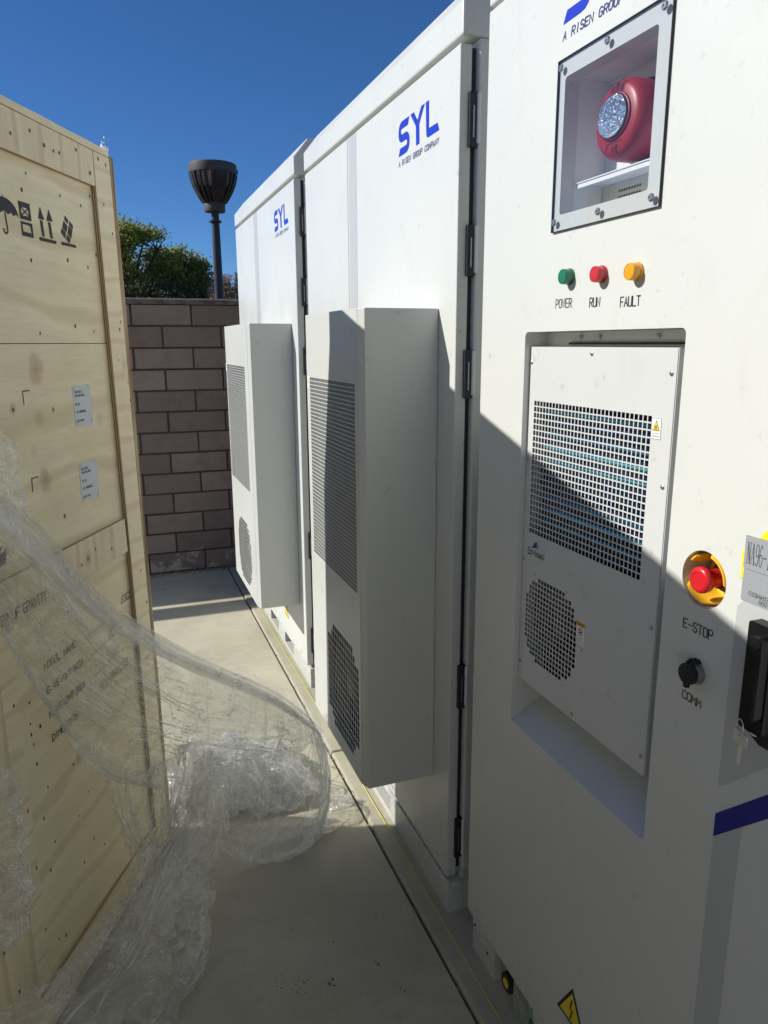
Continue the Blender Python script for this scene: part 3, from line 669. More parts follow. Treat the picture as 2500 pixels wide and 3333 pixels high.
# ---- far cabinet ------------------------------------------------
def plain_cabinet(label, D, yn, yf, zt, zl, plx, pockets, split, band, hz, lg, ac, tri):
    root = thing('equipment_cabinet', label, 'cabinet', (D+.6, (yn+yf)/2, 0), GROUPC)
    body(root, D, yn, yf, zt, zl, plx, pockets)
    bm = nbm(); plate(bm, cabf(D), [rect(-(split-.0015), -(yn+.013), .118, zt)], -.030, 0); door = build('door', bm, WHITE, root, bevel=.004)
    bm = nbm(); plate(bm, cabf(D), [rect(-(yf-.013), -(split+.0025), .118, zt)], -.030, 0); d2 = build('door', bm, WHITE, root, bevel=.004)
    bm = nbm(); plate(bm, cabf(D), [rect(-band[1], -band[0], 1.0, zt-.003)], 0.0002, .0006); build('grey_band', bm, BANDG, door)
    logo(door, D, lg[0], lg[1], lg[2])
    if tri:
        F = cabf(D); u, z, s = tri; bm = nbm(); plate(bm, F, [[(u, z), (u+s, z), (u+s/2, z+s*.866)]], .0002, .0007); t = build('hazard_triangle', bm, WARN, door)
        bm = nbm(); strokes(bm, F, [[(u+.006, z+.004), (u+s-.006, z+.004), (u+s/2, z+s*.866-.008), (u+.006, z+.004)]], .004, .0009)
        strokes(bm, F, [[(u+s*.52, z+s*.62), (u+s*.44, z+s*.38), (u+s*.58, z+s*.36), (u+s*.48, z+s*.12)]], .005, .0009); build('bolt_mark', bm, INK, t)
    hinges(root, D, yn, hz)
    ac_unit(root, D, *ac)
    return root
HZ = [(2.0986, 2.217), (1.8086, 1.9265), (1.5132, 1.6325), (.6587, .786), (.1839, .3102)]
plain_cabinet('farthest white cabinet with boxed cooling unit, fully sunlit, next to the block wall', .800, 3.262, 4.80, 2.327, 2.343, .812,
    [(3.62, 3.82), (3.99, 4.2)], 4.196, (4.103, 4.185), HZ, (3.679, 2.1654, 1.05),
    (.5985, 3.386, 4.10, .397, 1.738, (-4.05, -3.503, .952, 1.546, 52, 49), (-3.735, .60, .185, .165, .19), (18, 15)), (-3.745, .222, .09))
plain_cabinet('middle white cabinet whose boxed cooling unit is half in shadow, between two others', .816, 1.692, 3.155, 2.318, 2.331, .817,
    [(2.178, 2.37), (2.56, 2.75)], 2.571, (2.476, 2.556), HZ, (2.0935, 2.1582, 1.0),
    (.603, 1.808, 2.390, .392, 1.737, (-2.325, -1.862, .970, 1.547, 49, 48), (-2.016, .616, .158, .174, .19), (17, 15)), None)

# ---- near cabinet ------------------------------------------------
D = .816; F3 = cabf(D)
near = thing('equipment_cabinet', 'nearest white cabinet with alarm window, three indicator lamps and recessed cooling unit', 'cabinet', (D+.6, .87, 0), GROUPC)
bm = nbm(); zl3 = 2.336
pr = [(D-.001, zl3), (D-.001, zl3+.068), (D+.06, zl3+.142), (D+1.22, zl3+.142), (D+1.28, zl3+.068), (D+1.28, zl3)]
A = [bm.verts.new((x, .17, z)) for x, z in pr]; B = [bm.verts.new((x, 1.568, z)) for x, z in pr]
bm.faces.new(A); bm.faces.new(B[::-1])
for i in range(6): bm.faces.new((A[(i+1) % 6], A[i], B[i], B[(i+1) % 6]))
build('lid', bm, WHITE, near, bevel=.005)
# carcass as panels, leaving the recesses open behind the door
bm = nbm()
box(bm, D+.034, D+1.27, 1.5642, 1.5662, .125, 2.336); box(bm, D+.034, D+1.27, .174, .176, .125, 2.336)
box(bm, D+1.268, D+1.27, .1765, 1.5637, .125, 2.336); box(bm, D+.034, D+1.268, .1765, 1.5637, 2.330, 2.336); box(bm, D+.034, D+1.268, .1765, 1.5637, .125, .131)
build('carcass', bm, WHITE, near)
ES = (-.8315, 1.3015)
bm = nbm(); plate(bm, F3, [rect(-1.566, -.452, .127, 2.327), rect(-1.268, -1.022, 1.882, 2.115, .006), rect(-1.3736, -.9115, .795, 1.671, .010), circ(ES[0], ES[1], .0442, 48)], -.030, 0)
door = build('door', bm, WHITE, near, bevel=.0022)
bm = nbm(); plate(bm, F3, [rect(-.448, -.18, .127, 2.327)], -.030, 0); build('door', bm, WHITE, near, bevel=.003)
logo(door, D, 1.2822, 2.2040)
# graphics
bm = nbm(); plate(bm, F3, [[(-.7637, .9926), (-.455, 1.3013), (-.455, 1.5926), (-.7637, 1.2839)]], .0002, .0005)
plate(bm, F3, [[(-.7618, .130), (-.7135, .130), (-.7135, .9574), (-.7618, .9091)]], .0002, .0005)
build('grey_band', bm, BANDG, door)
bm = nbm(); plate(bm, F3, [[(-.7625, .9098), (-.455, 1.2173), (-.455, 1.2573), (-.7625, .9498)]], .0002, .0006); build('blue_band', bm, NAVY, door)
# lettering under the lamps
for s_, u, v, h, w_, wd, g in (('POWER', -1.2650, 1.7140, .0155, .0520, .0015, .40), ('RUN', -1.1568, 1.7115, .0152, .0295, .0018, .30), ('FAULT', -1.0708, 1.7080, .0152, .0500, .0018, .30), ('E-STOP', -.8635, 1.2150, .0145, .0605, .0019, .32), ('COMM', -.8515, 1.1000, .0130, .0392, .0019, .26)):
    bm = nbm(); text(bm, F3, s_, u, v, h, w_, wd, .0006, gap=g); build('lettering', bm, INK, door)
for nm, y, z, M in (('green', 1.2220, 1.7680, LG), ('red', 1.1245, 1.7643, LR), ('amber', 1.0320, 1.7607, LY)):
    bm = nbm(); lathe(bm, F3, -y, z, [(.0150, .0003), (.0152, .0035), (.0142, .005)], 32); hb = build('indicator_lamp', bm, M, door, smooth=35, label='%s round indicator lamp' % nm)
    bm = nbm(); lathe(bm, F3, -y, z, [(.0136, .0045), (.0138, .0155), (.0130, .0178), (.0114, .0182), (.0110, .0176), (.006, .0180)], 36); build('lens', bm, M, hb, smooth=35)
# alarm window box
IB = INNER; bm = nbm(); xb = D+.096
Wn = (-1.270, -1.020, 1.880, 2.117)
box(bm, D+.0302, xb, -Wn[1]-.002, -Wn[1], Wn[2], Wn[3]); box(bm, D+.0302, xb, -Wn[0], -Wn[0]+.002, Wn[2], Wn[3])
box(bm, D+.0302, xb, -Wn[1]-.002, -Wn[0]+.002, Wn[3]+.0002, Wn[3]+.002); box(bm, D+.0302, xb, -Wn[1]-.002, -Wn[0]+.002, Wn[2]-.002, Wn[2]-.0002)
box(bm, xb+.0002, xb+.002, -Wn[1]-.002, -Wn[0]+.002, Wn[2]-.002, Wn[3]+.002)
build('alarm_box', bm, IB, near)
bm = nbm(); x0 = D+.028   # perforated drain shelf
box(bm, x0+.0, xb-.001, 1.026, 1.262, 1.936, 1.938)
box(bm, x0+.002, x0+.004, 1.026, 1.262, 1.928, 1.9358)
sh = build('perforated_shelf', bm, INNER, near)
bm = nbm(); 
for j in range(4):
    for i in range(14 if j == 0 else 9): lathe(bm, cabf(D), -1.2155+i*.0072*(1.0), 1.889+j*.0105, [(.0026, -.0925+.0), (.0026, -.092)], 10)
build('vent_holes', bm, DARK, sh)
bm = nbm(); box(bm, xb-.004, xb-.0012, 1.024, 1.264, 1.884, 1.9355); build('drain_panel', bm, WHITE, near)
# cover plate with screws
bm = nbm(); plate(bm, F3, [rect(-1.286, -.9885, 1.853, 2.1445, .001)], .0012, .0062)
cov = build('clear_cover', bm, ACRYL, near, bevel=.0005)
bm = nbm(); e = .0007
plate(bm, F3, [rect(-1.2866, -.9879, 1.8524, 2.1451), rect(-1.2866+e, -.9879-e, 1.8524+e, 2.1451-e)], .0003, .0050); build('cover_edge', bm, GASK, cov)
for y, z in ((1.2722, 2.1300), (1.1386, 2.1300), (1.0030, 2.1300), (1.0035, 1.8675), (1.1386, 1.8680), (1.2735, 1.8690)):
    bm = nbm(); lathe(bm, F3, -y, z, [(.0064, .0064), (.0064, .0078), (.0048, .0098), (.0022, .0099), (.0020, .0085)], 20); build('screw', bm, STEEL, cov, smooth=30)
REFL = mat('reflector_silver', (.66, .68, .72), .16, 1.0)
bump(REFL, nz(REFL, coords(REFL), 170, 2, .5, 1.5), 1.0, .006)
# alarm horn
hc = (-1.134, 2.0140)
bm = nbm(); lathe(bm, F3, hc[0], hc[1], [(.060, -.0955), (.060, -.075), (.064, -.074)], 48, ev=1.06); hb = build('alarm_horn', bm, HORND, near, smooth=40)
bm = nbm(); lathe(bm, F3, hc[0]-.002, hc[1], [(.0615, -.0755), (.0640, -.060), (.0640, -.040), (.0620, -.027), (.0575, -.0195), (.050, -.0152), (.030, -.0145)], 56, ev=1.0)
face = build('housing', bm, HORN, hb, smooth=60)
bm = nbm(); lathe(bm, F3, hc[0]-.004, hc[1]+.004, [(.043, -.0150), (.0425, -.0118), (.0400, -.0112), (.0392, -.0138)], 48, ev=.86); build('lens_ring', bm, HORND, hb, smooth=40)
bm = nbm(); lathe(bm, F3, hc[0]-.004, hc[1]+.004, [(.0388, -.0128), (.038, -.0095), (.034, -.0062), (.026, -.0045), (.014, -.0038)], 48, ev=.86); build('strobe_lens', bm, CLEAR, hb, smooth=12)
bm = nbm(); lathe(bm, F3, hc[0]-.004, hc[1]+.004, [(.0385, -.0085), (.031, -.0118), (.022, -.0138), (.0135, -.0146), (.0130, -.0125), (.010, -.0121)], 15, ev=.86); build('reflector', bm, REFL, hb)
bm = nbm(); plate(bm, F3, [circ(hc[0]-.004, hc[1]+.003, .0105, 20, .0135)], -.0120, -.0105); build('strobe_led', bm, mat('led_phosphor', (.85, .60, .12), .4), hb)
for s in (-1, 1):
    bm = nbm()
    for k in range(5):
        u = hc[0]+s*.007; v = hc[1]+.0400+k*.0036
        strokes(bm, F3, [[(u, v), (u+s*(.009+.0012*k), v+.0006)]], .0017, -.0140)
    build('horn_vent', bm, HORNI, hb)
bm = nbm(); strokes(bm, F3, [[(hc[0]-.024, hc[1]-.048), (hc[0]-.018, hc[1]-.036), (hc[0]+.018, hc[1]-.036)]], .0015, -.0140); build('horn_seam', bm, HORNI, hb)
bm = nbm(); strokes(bm, F3, [[(hc[0]-.008, hc[1]-.053), (hc[0]-.004, hc[1]-.042), (hc[0]-.002, hc[1]-.050)], [(hc[0]+.003, hc[1]-.040), (hc[0]+.006, hc[1]-.044), (hc[0]+.003, hc[1]-.048), (hc[0]+.002, hc[1]-.054)], [(hc[0]+.005, hc[1]-.048), (hc[0]+.010, hc[1]-.054)], [(hc[0]+.001, hc[1]-.045), (hc[0]+.010, hc[1]-.043)]], .0017, -.0140)
build('horn_sign', bm, HORNI, hb)
bm = nbm()
for k in range(-2, 3):
    strokes(bm, F3, [[(hc[0]-.004+k*.0030, hc[1]+.003-.0085+abs(k)*.0015), (hc[0]-.004+k*.0030, hc[1]+.003+.0085-abs(k)*.0015)], [(hc[0]-.0105+abs(k)*.0012, hc[1]+.003+k*.0034), (hc[0]+.0025-abs(k)*.0012, hc[1]+.003+k*.0034)]], .0005, -.0103)
build('led_grid', bm, LAMPR, hb)
bm = nbm(); lathe(bm, F3, hc[0]-.004, hc[1]+.004, [(.0180, -.0125), (.0200, -.0070), (.0190, -.0065), (.0165, -.0125)], 36, ev=1.0, cap0=False, cap1=False); build('lens_ring', bm, CLEAR, hb, smooth=30)
for k in range(3):
    bm = nbm(); plate(bm, F3, [rect(hc[0]-.0035, hc[0]+.0035, hc[1]+.0400+k*.0055, hc[1]+.0445+k*.0055, .0016)], -.0152, -.0141); build('horn_slot', bm, HORNI, hb)
# recess with sloped sill
bm = nbm(); y0, y1, z0, z1, xd = .9115, 1.3736, .795, 1.671, D+.150
box(bm, D+.0302, xd, y1+.0002, y1+.002, z0-.01, z1+.01); box(bm, D+.0302, xd, y0-.002, y0-.0002, z0-.01, z1+.01)
box(bm, D+.0302, xd, y0-.002, y1+.002, z1+.0002, z1+.002); box(bm, xd+.0002, xd+.002, y0-.002, y1+.002, z0-.01, z1+.01)
v = [bm.verts.new(p) for p in ((D+.0295, y0, z0+.0165), (D+.0295, y1, z0+.0165), (D+.148, y1, z0+.085), (D+.148, y0, z0+.085))]; bm.faces.new(v)
v = [bm.verts.new(p) for p in ((D+.0003, y0+.0002, z0), (D+.0003, y1-.0002, z0), (D+.0295, y1-.0002, z0+.0165), (D+.0295, y0+.0002, z0+.0165))]; bm.faces.new(v)
build('recess_lining', bm, WHITE, near)
bm = nbm(); box(bm, D+.1440, D+.1495, .93, 1.322, 1.6440, 1.6515); build('mounting_slot', bm, DARK, near)
bm = nbm(); box(bm, D+.052, D+.054, .912, 1.373, 1.600, 1.6705); fl = build('top_flange', bm, WHITE, near)
bm = nbm(); box(bm, D+.046, D+.0515, .93, 1.285, 1.6462, 1.6500); build('flange_gap', bm, DARK, fl)
for y in (1.25, 1.19, 1.03):
    bm = nbm(); lathe(bm, F3, -y, 1.6605, [(.004, -.0518), (.004, -.048), (.002, -.047)], 12); build('bolt', bm, STEEL, fl, smooth=30)
# recessed cooling unit
X = .830; FX = cabf(X)
uy0, uy1, uz0, uz1 = .9395, 1.3715, .903, 1.6415
bm = nbm(); box(bm, X+.0022, X+.125, uy0+.002, uy0+.004, uz0, uz1); box(bm, X+.0022, X+.125, uy1-.004, uy1-.002, uz0, uz1)
box(bm, X+.0022, X+.125, uy0+.0041, uy1-.0041, uz1-.002, uz1); box(bm, X+.0022, X+.125, uy0+.0041, uy1-.0041, uz0, uz0+.002)
unit = build('air_conditioner', bm, ACWHITE, near, bevel=.0006)
bm = nbm(); G = (-1.3508, -.9868, 1.2495, 1.5335); fc = (-1.2552, 1.0622)
plate(bm, FX, [rect(-uy1, -uy0, uz0, uz1), rect(*G), rect(fc[0]-.0968, fc[0]+.0968, fc[1]-.0968, fc[1]+.0968)], .0003, .0008)
grid_bars(bm, FX, *G, 32, 23, .0025, .0026, .0003, .0008)
grid_bars(bm, FX, fc[0]-.0968, fc[0]+.0968, fc[1]-.0968, fc[1]+.0968, 17, 17, .0025, .0026, .0003, .0008, lambda u, v: math.hypot(u-fc[0], v-fc[1]) < .1055)
plate(bm, FX, [rect(-uy0, -uy0+.0018, uz0, uz1)], -.013, -.0004)
build('front_grille', bm, PLATEW, unit)
bm = nbm()
for k in range(13):   # finned coil: tubes and header fins
    z = 1.225+k*.0262; tube(bm, [(X+.026, uy0+.02, z), (X+.026, uy1-.02, z)], .0062, 10)
build('coil_tubes', bm, COIL, unit, smooth=60)
bm = nbm(); box(bm, X+.034, X+.040, uy0+.01, uy1-.01, 1.205, 1.57); build('coil_fins', bm, mat('fin_navy', (.015, .035, .10), .4, .5), unit)
fan(unit, FX, fc[0], fc[1], .094, .055)
bm = nbm(); box(bm, X+.060, X+.064, uy0+.01, uy1-.01, .91, 1.2); box(bm, X+.01, X+.034, uy0+.01, uy1-.01, 1.196, 1.203); build('baffle', bm, DARK, unit)
for y, z in ((1.3655, 1.6100), (1.1600, 1.6300), (.9500, 1.6020), (1.3660, 1.408), (.9500, 1.421), (1.3650, 1.187), (.9495, 1.179), (1.364, .945), (1.1592, .915), (.9496, .938)):
    bm = nbm(); lathe(bm, FX, -y, z, [(.0042, .0009), (.0040, .0022), (.0026, .0032), (.0014, .0032), (.0010, .0022)], 14); build('screw', bm, STEEL, unit, smooth=30)
for y, z in ((1.3168, 1.1635), (1.1994, 1.1615), (1.3147, .961), (1.1394, 1.060), (1.1974, .9595)):
    bm = nbm(); lathe(bm, FX, -y, z, [(.0030, .0009), (.0026, .0016)], 12); build('rivet', bm, STEEL, unit)
bm = nbm(); plate(bm, FX, [rect(-.9872, -.9640, 1.4955, 1.5300, .0012)], .0009, .0013); st = build('warning_sticker', bm, PAPER, unit)
bm = nbm(); plate(bm, FX, [[(-.9845, 1.5095), (-.9667, 1.5095), (-.9756, 1.5268)]], .0014, .0016); build('sticker_triangle', bm, INK, st)
bm = nbm(); plate(bm, FX, [[(-.9829, 1.5106), (-.9683, 1.5106), (-.9756, 1.5247)]], .0017, .0019); build('sticker_triangle_fill', bm, WARN, st)
bm = nbm(); strokes(bm, FX, [rect(-.9867, -.9645, 1.4960, 1.5295)+[(-.9867, 1.4960)]], .0006, .0014)
for k, (a, b) in enumerate(((-.9835, -.9675), (-.9845, -.9665))):
    for i in range(7 if k == 0 else 10):
        c = a+(b-a)*i/(7 if k == 0 else 10); strokes(bm, FX, [[(c, 1.5040-k*.0042), (c+.0011, 1.5040-k*.0042)], [(c+.0003, 1.5052-k*.0042), (c+.0011, 1.5054-k*.0042)]], .0006, .0014)
strokes(bm, FX, [[(-.9790, 1.5125), (-.9722, 1.5125)], [(-.9775, 1.5140), (-.9775, 1.5175)], [(-.9756, 1.5140), (-.9756, 1.5178)], [(-.9737, 1.5140), (-.9737, 1.5175)]], .0008, .0021)
build('sticker_print', bm, INK, st)
bm = nbm(); plate(bm, FX, [rect(-1.1602, -1.1310, 1.0670, 1.1158, .0012)], .0009, .0013); st = build('caution_sticker', bm, PAPER, unit)
bm = nbm(); plate(bm, FX, [rect(-1.1592, -1.1320, 1.1075, 1.1150)], .0014, .0016); build('sticker_band', bm, ORG, st)
bm = nbm(); plate(bm, FX, [circ(-1.1456, 1.0970, .0082, 24), circ(-1.1456, 1.0970, .0068, 24)], .0014, .0016); strokes(bm, FX, [[(-1.151, 1.1024), (-1.1402, 1.0916)]], .0012, .0019); build('prohibition_ring', bm, REDI, st)
bm = nbm(); strokes(bm, FX, [rect(-1.1598, -1.1314, 1.0674, 1.1154)+[(-1.1598, 1.0674)]], .0007, .0014)
text(bm, FX, 'CAUTION', -1.1560, 1.1094, .0038, .020, .0006, .0018)
for k in range(7): strokes(bm, FX, [[(-1.1575, 1.0860-k*.0024), (-1.1575+.022-.006*(k % 3 == 2), 1.0860-k*.0024)]], .0005, .0014)
for k in range(3):
    a = math.pi*2*k/3; plate(bm, FX, [circ(-1.1456+.003*math.cos(a), 1.0970+.003*math.sin(a), .0020, 8)], .0014, .0017)
build('sticker_print', bm, INK, st)
bm = nbm(); text(bm, FX, 'E', -1.3500, 1.2035, .0135, .0095, .0022, .0010, gap=.0)
text(bm, FX, 'nvicool', -1.3385, 1.2035, .0130, .0540, .0021, .0010, gap=.42)
plate(bm, FX, [rect(-1.3500, -1.3400, 1.2014, 1.2026)], .0009, .0012)
build('maker_lettering', bm, INK, unit)
bm = nbm(); plate(bm, FX, [[(-1.3420, 1.2190), (-1.3330, 1.2190), (-1.3330, 1.2260), (-1.3270, 1.2260), (-1.3270, 1.2320), (-1.3210, 1.2320), (-1.3160, 1.2370), (-1.3160, 1.2215)]], .0009, .0012)
for k in range(4): strokes(bm, FX, [[(-1.3140, 1.2215+k*.0034), (-1.3085, 1.2215+k*.0026)]], .0010, .0010)
build('maker_emblem', bm, DKBLUE, unit)
# emergency stop
FE = F3; cu, cv = ES
bm = nbm(); lathe(bm, FE, cu, cv, [(.0444, -.0302), (.0444, -.058), (.001, -.058)], 48, cap0=False, cap1=True); stp = build('stop_button_cup', bm, mat('cup_warm_white', (.74, .70, .60), .45), near)
bm = nbm(); lathe(bm, FE, cu, cv, [(.024, -.0575), (.024, -.040), (.017, -.038), (.017, -.026)], 36); build('collar', bm, BLACK, stp, smooth=35)
bm = nbm(); lathe(bm, FE, cu, cv, [(.0145, -.038), (.0140, -.012), (.0150, -.006), (.0195, -.003), (.0205, .003), (.0200, .0075), (.0180, .0100), (.0130, .0105), (.0122, .0096), (.004, .0099)], 44); build('mushroom_head', bm, STOPR, stp, smooth=50)
bm = nbm(); plate(bm, FE, [circ(cu, cv, .0370, 44), circ(cu, cv, .0245, 44)], -.0572, -.0485); build('guard_plate', bm, GUARD, stp)
for a0, a1 in ((-25, 105), (118, 150), (185, 290)):
    bm = nbm(); n = 14; secs = []
    for k in range(n+1):
        a = math.radians(a0+(a1-a0)*k/n); e_ = min(1, k/3, (n-k)/3); h = -.024+.020*e_
        secs.append([bm.verts.new(FE(cu+r*math.cos(a), cv+r*math.sin(a), hh)) for r, hh in ((.0345, -.049), (.0350, h), (.0365, h+.0022), (.0385, h+.0022), (.0398, h), (.0405, -.049))])
    for p, q in zip(secs, secs[1:]):
        for i in range(5): bm.faces.new((p[i], p[i+1], q[i+1], q[i]))
    bm.faces.new(secs[0]); bm.faces.new(secs[-1][::-1]); build('guard_arm', bm, GUARD, stp, smooth=50)
bm = nbm(); text(bm, FE, 'STOP', cu-.004, cv-.0335, .0060, .026, .0011, -.0482); build('stop_lettering', bm, INK, stp)
# comm plug
cu, cv = -.8275, 1.1535
bm = nbm(); lathe(bm, F3, cu, cv, [(.0185, .0004), (.0185, .003), (.0160, .0034), (.0155, .016)], 36); pl = build('comm_socket', bm, mat('socket_grey', (.30, .32, .33), .35, .6), near, smooth=40)
bm = nbm(); lathe(bm, F3, cu, cv, [(.0168, .0120), (.0172, .0150), (.0168, .0205), (.0150, .0215)], 36)
plate(bm, F3, [rect(cu-.0045, cu+.0045, cv-.0225, cv-.012, .002)], .0150, .0205); build('cap', bm, BLACKM, pl, smooth=40)
bm = nbm()
pts = [F3(cu, cv+.008+.012*math.sin(t)*1.0, .0185-.0165*(1-math.cos(t))/2*1.0) for t in [math.pi*k/10*.9 for k in range(11)]]
for s in (-.0035, .0035): tube(bm, [Vector(p)+Vector((0, s, 0)) for p in pts], .0028, 8)
plate(bm, F3, [rect(cu-.0080, cu+.0080, cv+.006, cv+.0215, .004)], .0004, .0030); build('strap', bm, BLACKM, pl, smooth=50)
# name plates on yellow tape
bm = nbm(); plate(bm, F3, [[(-.7285, 1.4012), (-.660, 1.470), (-.62, 1.470), (-.62, 1.40), (-.720, 1.3895), (-.7385, 1.3895)]], .0003, .0007)
plate(bm, F3, [[(-.7648, 1.3640), (-.7598, 1.3680), (-.7560, 1.3680), (-.7560, 1.3295), (-.7634, 1.3240)]], .0003, .0007); build('yellow_tape', bm, YEL, near)
bm = nbm(); plate(bm, F3, [rect(-.7600, -.600, 1.3418, 1.3890, .0016)], .0009, .0018); np_ = build('name_plate', bm, SILVER, near)
bm = nbm(); c0, h = -.7552, .0295
def serif(bm, u, v, w_): strokes(bm, F3, [[(u-w_, v), (u+w_, v)]], .0007, .0021)
v0 = 1.3500
strokes(bm, F3, [[(c0+.0008, v0), (c0+.0008, v0+h)]], .0006, .0019); strokes(bm, F3, [[(c0+.0008, v0+h), (c0+.0052, v0)]], .0012, .0020); strokes(bm, F3, [[(c0+.0052, v0), (c0+.0052, v0+h)]], .0006, .0021)
for q in ((c0+.0008, v0), (c0+.0008, v0+h), (c0+.0052, v0+h)): serif(bm, q[0], q[1], .0012)
strokes(bm, F3, [[(c0+.0075, v0), (c0+.0101, v0+h)]], .0006, .0019); strokes(bm, F3, [[(c0+.0101, v0+h), (c0+.0127, v0)]], .0012, .0020); strokes(bm, F3, [[(c0+.0084, v0+.0095), (c0+.0120, v0+.0095)]], .0006, .0022)
serif(bm, c0+.0075, v0, .0010); serif(bm, c0+.0127, v0, .0011)
for ch, u in (('9', c0+.0150), ('6', c0+.0212)):
    for stt in GL[ch]: strokes(bm, F3, [[(u+float(p.split(',')[0])/4*.0045, v0+float(p.split(',')[1])/6*h) for p in stt.split()]], .0009, .0019)
strokes(bm, F3, [[(c0+.0278, v0+.0135), (c0+.0318, v0+.0135)]], .0016, .0019)
strokes(bm, F3, [[(c0+.0365, v0), (c0+.0365, v0+h)]], .0012, .0019); serif(bm, c0+.0365, v0, .0016)
build('plate_lettering', bm, INK, np_)
bm = nbm(); plate(bm, F3, [rect(-.7582, -.600, 1.2952, 1.3412, .0016)], .0009, .0018); np2 = build('serial_plate', bm, SILVER, near)
bm = nbm(); text(bm, F3, 'ESSNAB2', -.7448, 1.3058, .0056, .0330, .0007, .0019, gap=.35); text(bm, F3, '8601', -.7268, 1.2980, .0056, .0180, .0007, .0019, gap=.35); build('serial_lettering', bm, INK, np2)
# swing handle
bm = nbm(); plate(bm, F3, [rect(-.7230, -.682, 1.122, 1.2800, .005)], .0009, .020); hd = build('door_handle', bm, BLACK, near, bevel=.003)
bm = nbm(); plate(bm, F3, [rect(-.7085, -.6840, 1.1416, 1.2680, .0118, 8)], .020, .035); build('lever', bm, BLACK, hd, bevel=.004)
bm = nbm(); lathe(bm, F3, -.6965, 1.2575, [(.0105, .0345), (.0100, .037), (.006, .0375)], 24); build('lever_boss', bm, BLACK, hd, smooth=40)
bm = nbm(); plate(bm, F3, [[(-.7230, 1.118), (-.7230, 1.1100), (-.7008, 1.0982), (-.6850, 1.0982), (-.6850, 1.1215), (-.7230, 1.1215)]], .0009, .0013); ds = build('direction_sticker', bm, BLACKM, near)
bm = nbm(); c = (-.7115, 1.1172)
arc = [(c[0]+.0085*math.cos(a), c[1]+.0085*math.sin(a)) for a in [math.radians(t) for t in range(175, 361, 15)]]
strokes(bm, F3, [arc], .0036, .0016)
plate(bm, F3, [[(c[0]-.0138, c[1]-.0005), (c[0]-.0035, c[1]-.0015), (c[0]-.0098, c[1]+.0062)]], .0019, .0021); build('curved_arrow', bm, PAPER, ds)
# hazard triangle
bm = nbm(); t0, t1, tz = -1.133, -1.029, .2334
plate(bm, F3, [[(t0, tz), (t1, tz), ((t0+t1)/2, tz+.0900)]], .0003, .0008); hz = build('hazard_triangle', bm, INK, door)
bm = nbm(); plate(bm, F3, [[(t0+.0115, tz+.0065), (t1-.0115, tz+.0065), ((t0+t1)/2, tz+.0770)]], .0009, .0012); build('triangle_fill', bm, WARN, hz)
bm = nbm(); strokes(bm, F3, [[(-1.0800, .2920), (-1.0850, .2700), (-1.0770, .2680), (-1.0830, .2450)]], .0045, .0014); build('bolt_mark', bm, INK, hz)
# plinth of the near cabinet
plx = .829; Fp = cabf(plx); bm = nbm()
plate(bm, Fp, [rect(-1.558, -.19, 0, .119), rect(-1.4325, -1.332, -.001+.004, .112)], -.045, 0)
build('plinth', bm, WHITE, near, bevel=.002)
bm = nbm(); plate(bm, Fp, [rect(-1.330, -1.245, .006, .118)], .0002, .0030); box(bm, plx+.02, plx+.022, 1.25, 1.44, .004, .118); build('plinth_bracket', bm, GALV, near)
bm = nbm(); lathe(bm, Fp, -1.3640, .0650, [(.0255, -.018), (.0260, .003), (.024, .0042), (.016, .0044)], 32); kk = build('knockout_cap', bm, BLACKM, near, smooth=40)
bm = nbm(); plate(bm, Fp, [circ(-1.3655, .0650, .0125, 26)], .0045, .0050); build('cap_centre', bm, WARN, kk)
for y, z in ((1.545, .085), (1.470, .060)):
    bm = nbm(); lathe(bm, Fp, -y, z, [(.004, .0002), (.0036, .002)], 12); build('bolt', bm, DARK, near)
bm = nbm(); tube(bm, [(plx-.006, 1.243, .075), (plx-.0065, 1.240, .050), (plx-.010, 1.238, .012), (plx-.03, 1.236, .008)], .004, 8); build('green_strap', bm, GREENP, near, smooth=50)
hinges(near, D, 1.60, [])

# ---- key hanging from the handle lock
key = thing('key', 'small nickel key dangling from a wire ring at the black door handle', 'key', (.788, .7065, 1.1245))
kx = .786; FK = cabf(kx)
bm = nbm(); hl = [(-.7189+.0012, 1.1245), (-.6965, 1.1200), (-.6945, 1.1180), (-.6950, 1.1015), (-.7015, 1.1020), (-.7015, 1.0990), (-.7022, 1.0790), (-.7055, 1.0700), (-.7085, 1.0770), (-.7085, 1.0990), (-.7095, 1.1010), (-.7175, 1.1050)]
plate(bm, FK, [hl, circ(-.7080, 1.1175, .0022, 12)], -.0010, .0010); build('key_blade', bm, NICKEL, key, bevel=.0003)
bm = nbm(); tube(bm, [FK(-.7045, 1.1010, .0013), FK(-.7050, 1.0735, .0013)], .0008, 6); build('key_groove', bm, NICKEL, key)
bm = nbm(); tube(bm, [FK(-.7090+.0085*math.cos(t), 1.1265+.0125*math.sin(t), .003*math.cos(t)) for t in [2*math.pi*k/28 for k in range(28)]], .0008, 6, closed=True); build('key_ring', bm, NICKEL, key, smooth=60)

# ---- string along the pad
bm = nbm(); tube(bm, [(.788+.0008*math.sin(i*1.3), .2+i*.28, .0085) for i in range(19)], .0015, 6)
solo('string_line', bm, STRING, 'taut yellow mason string lying along the pad in front of the cabinets', 'string', smooth=60)

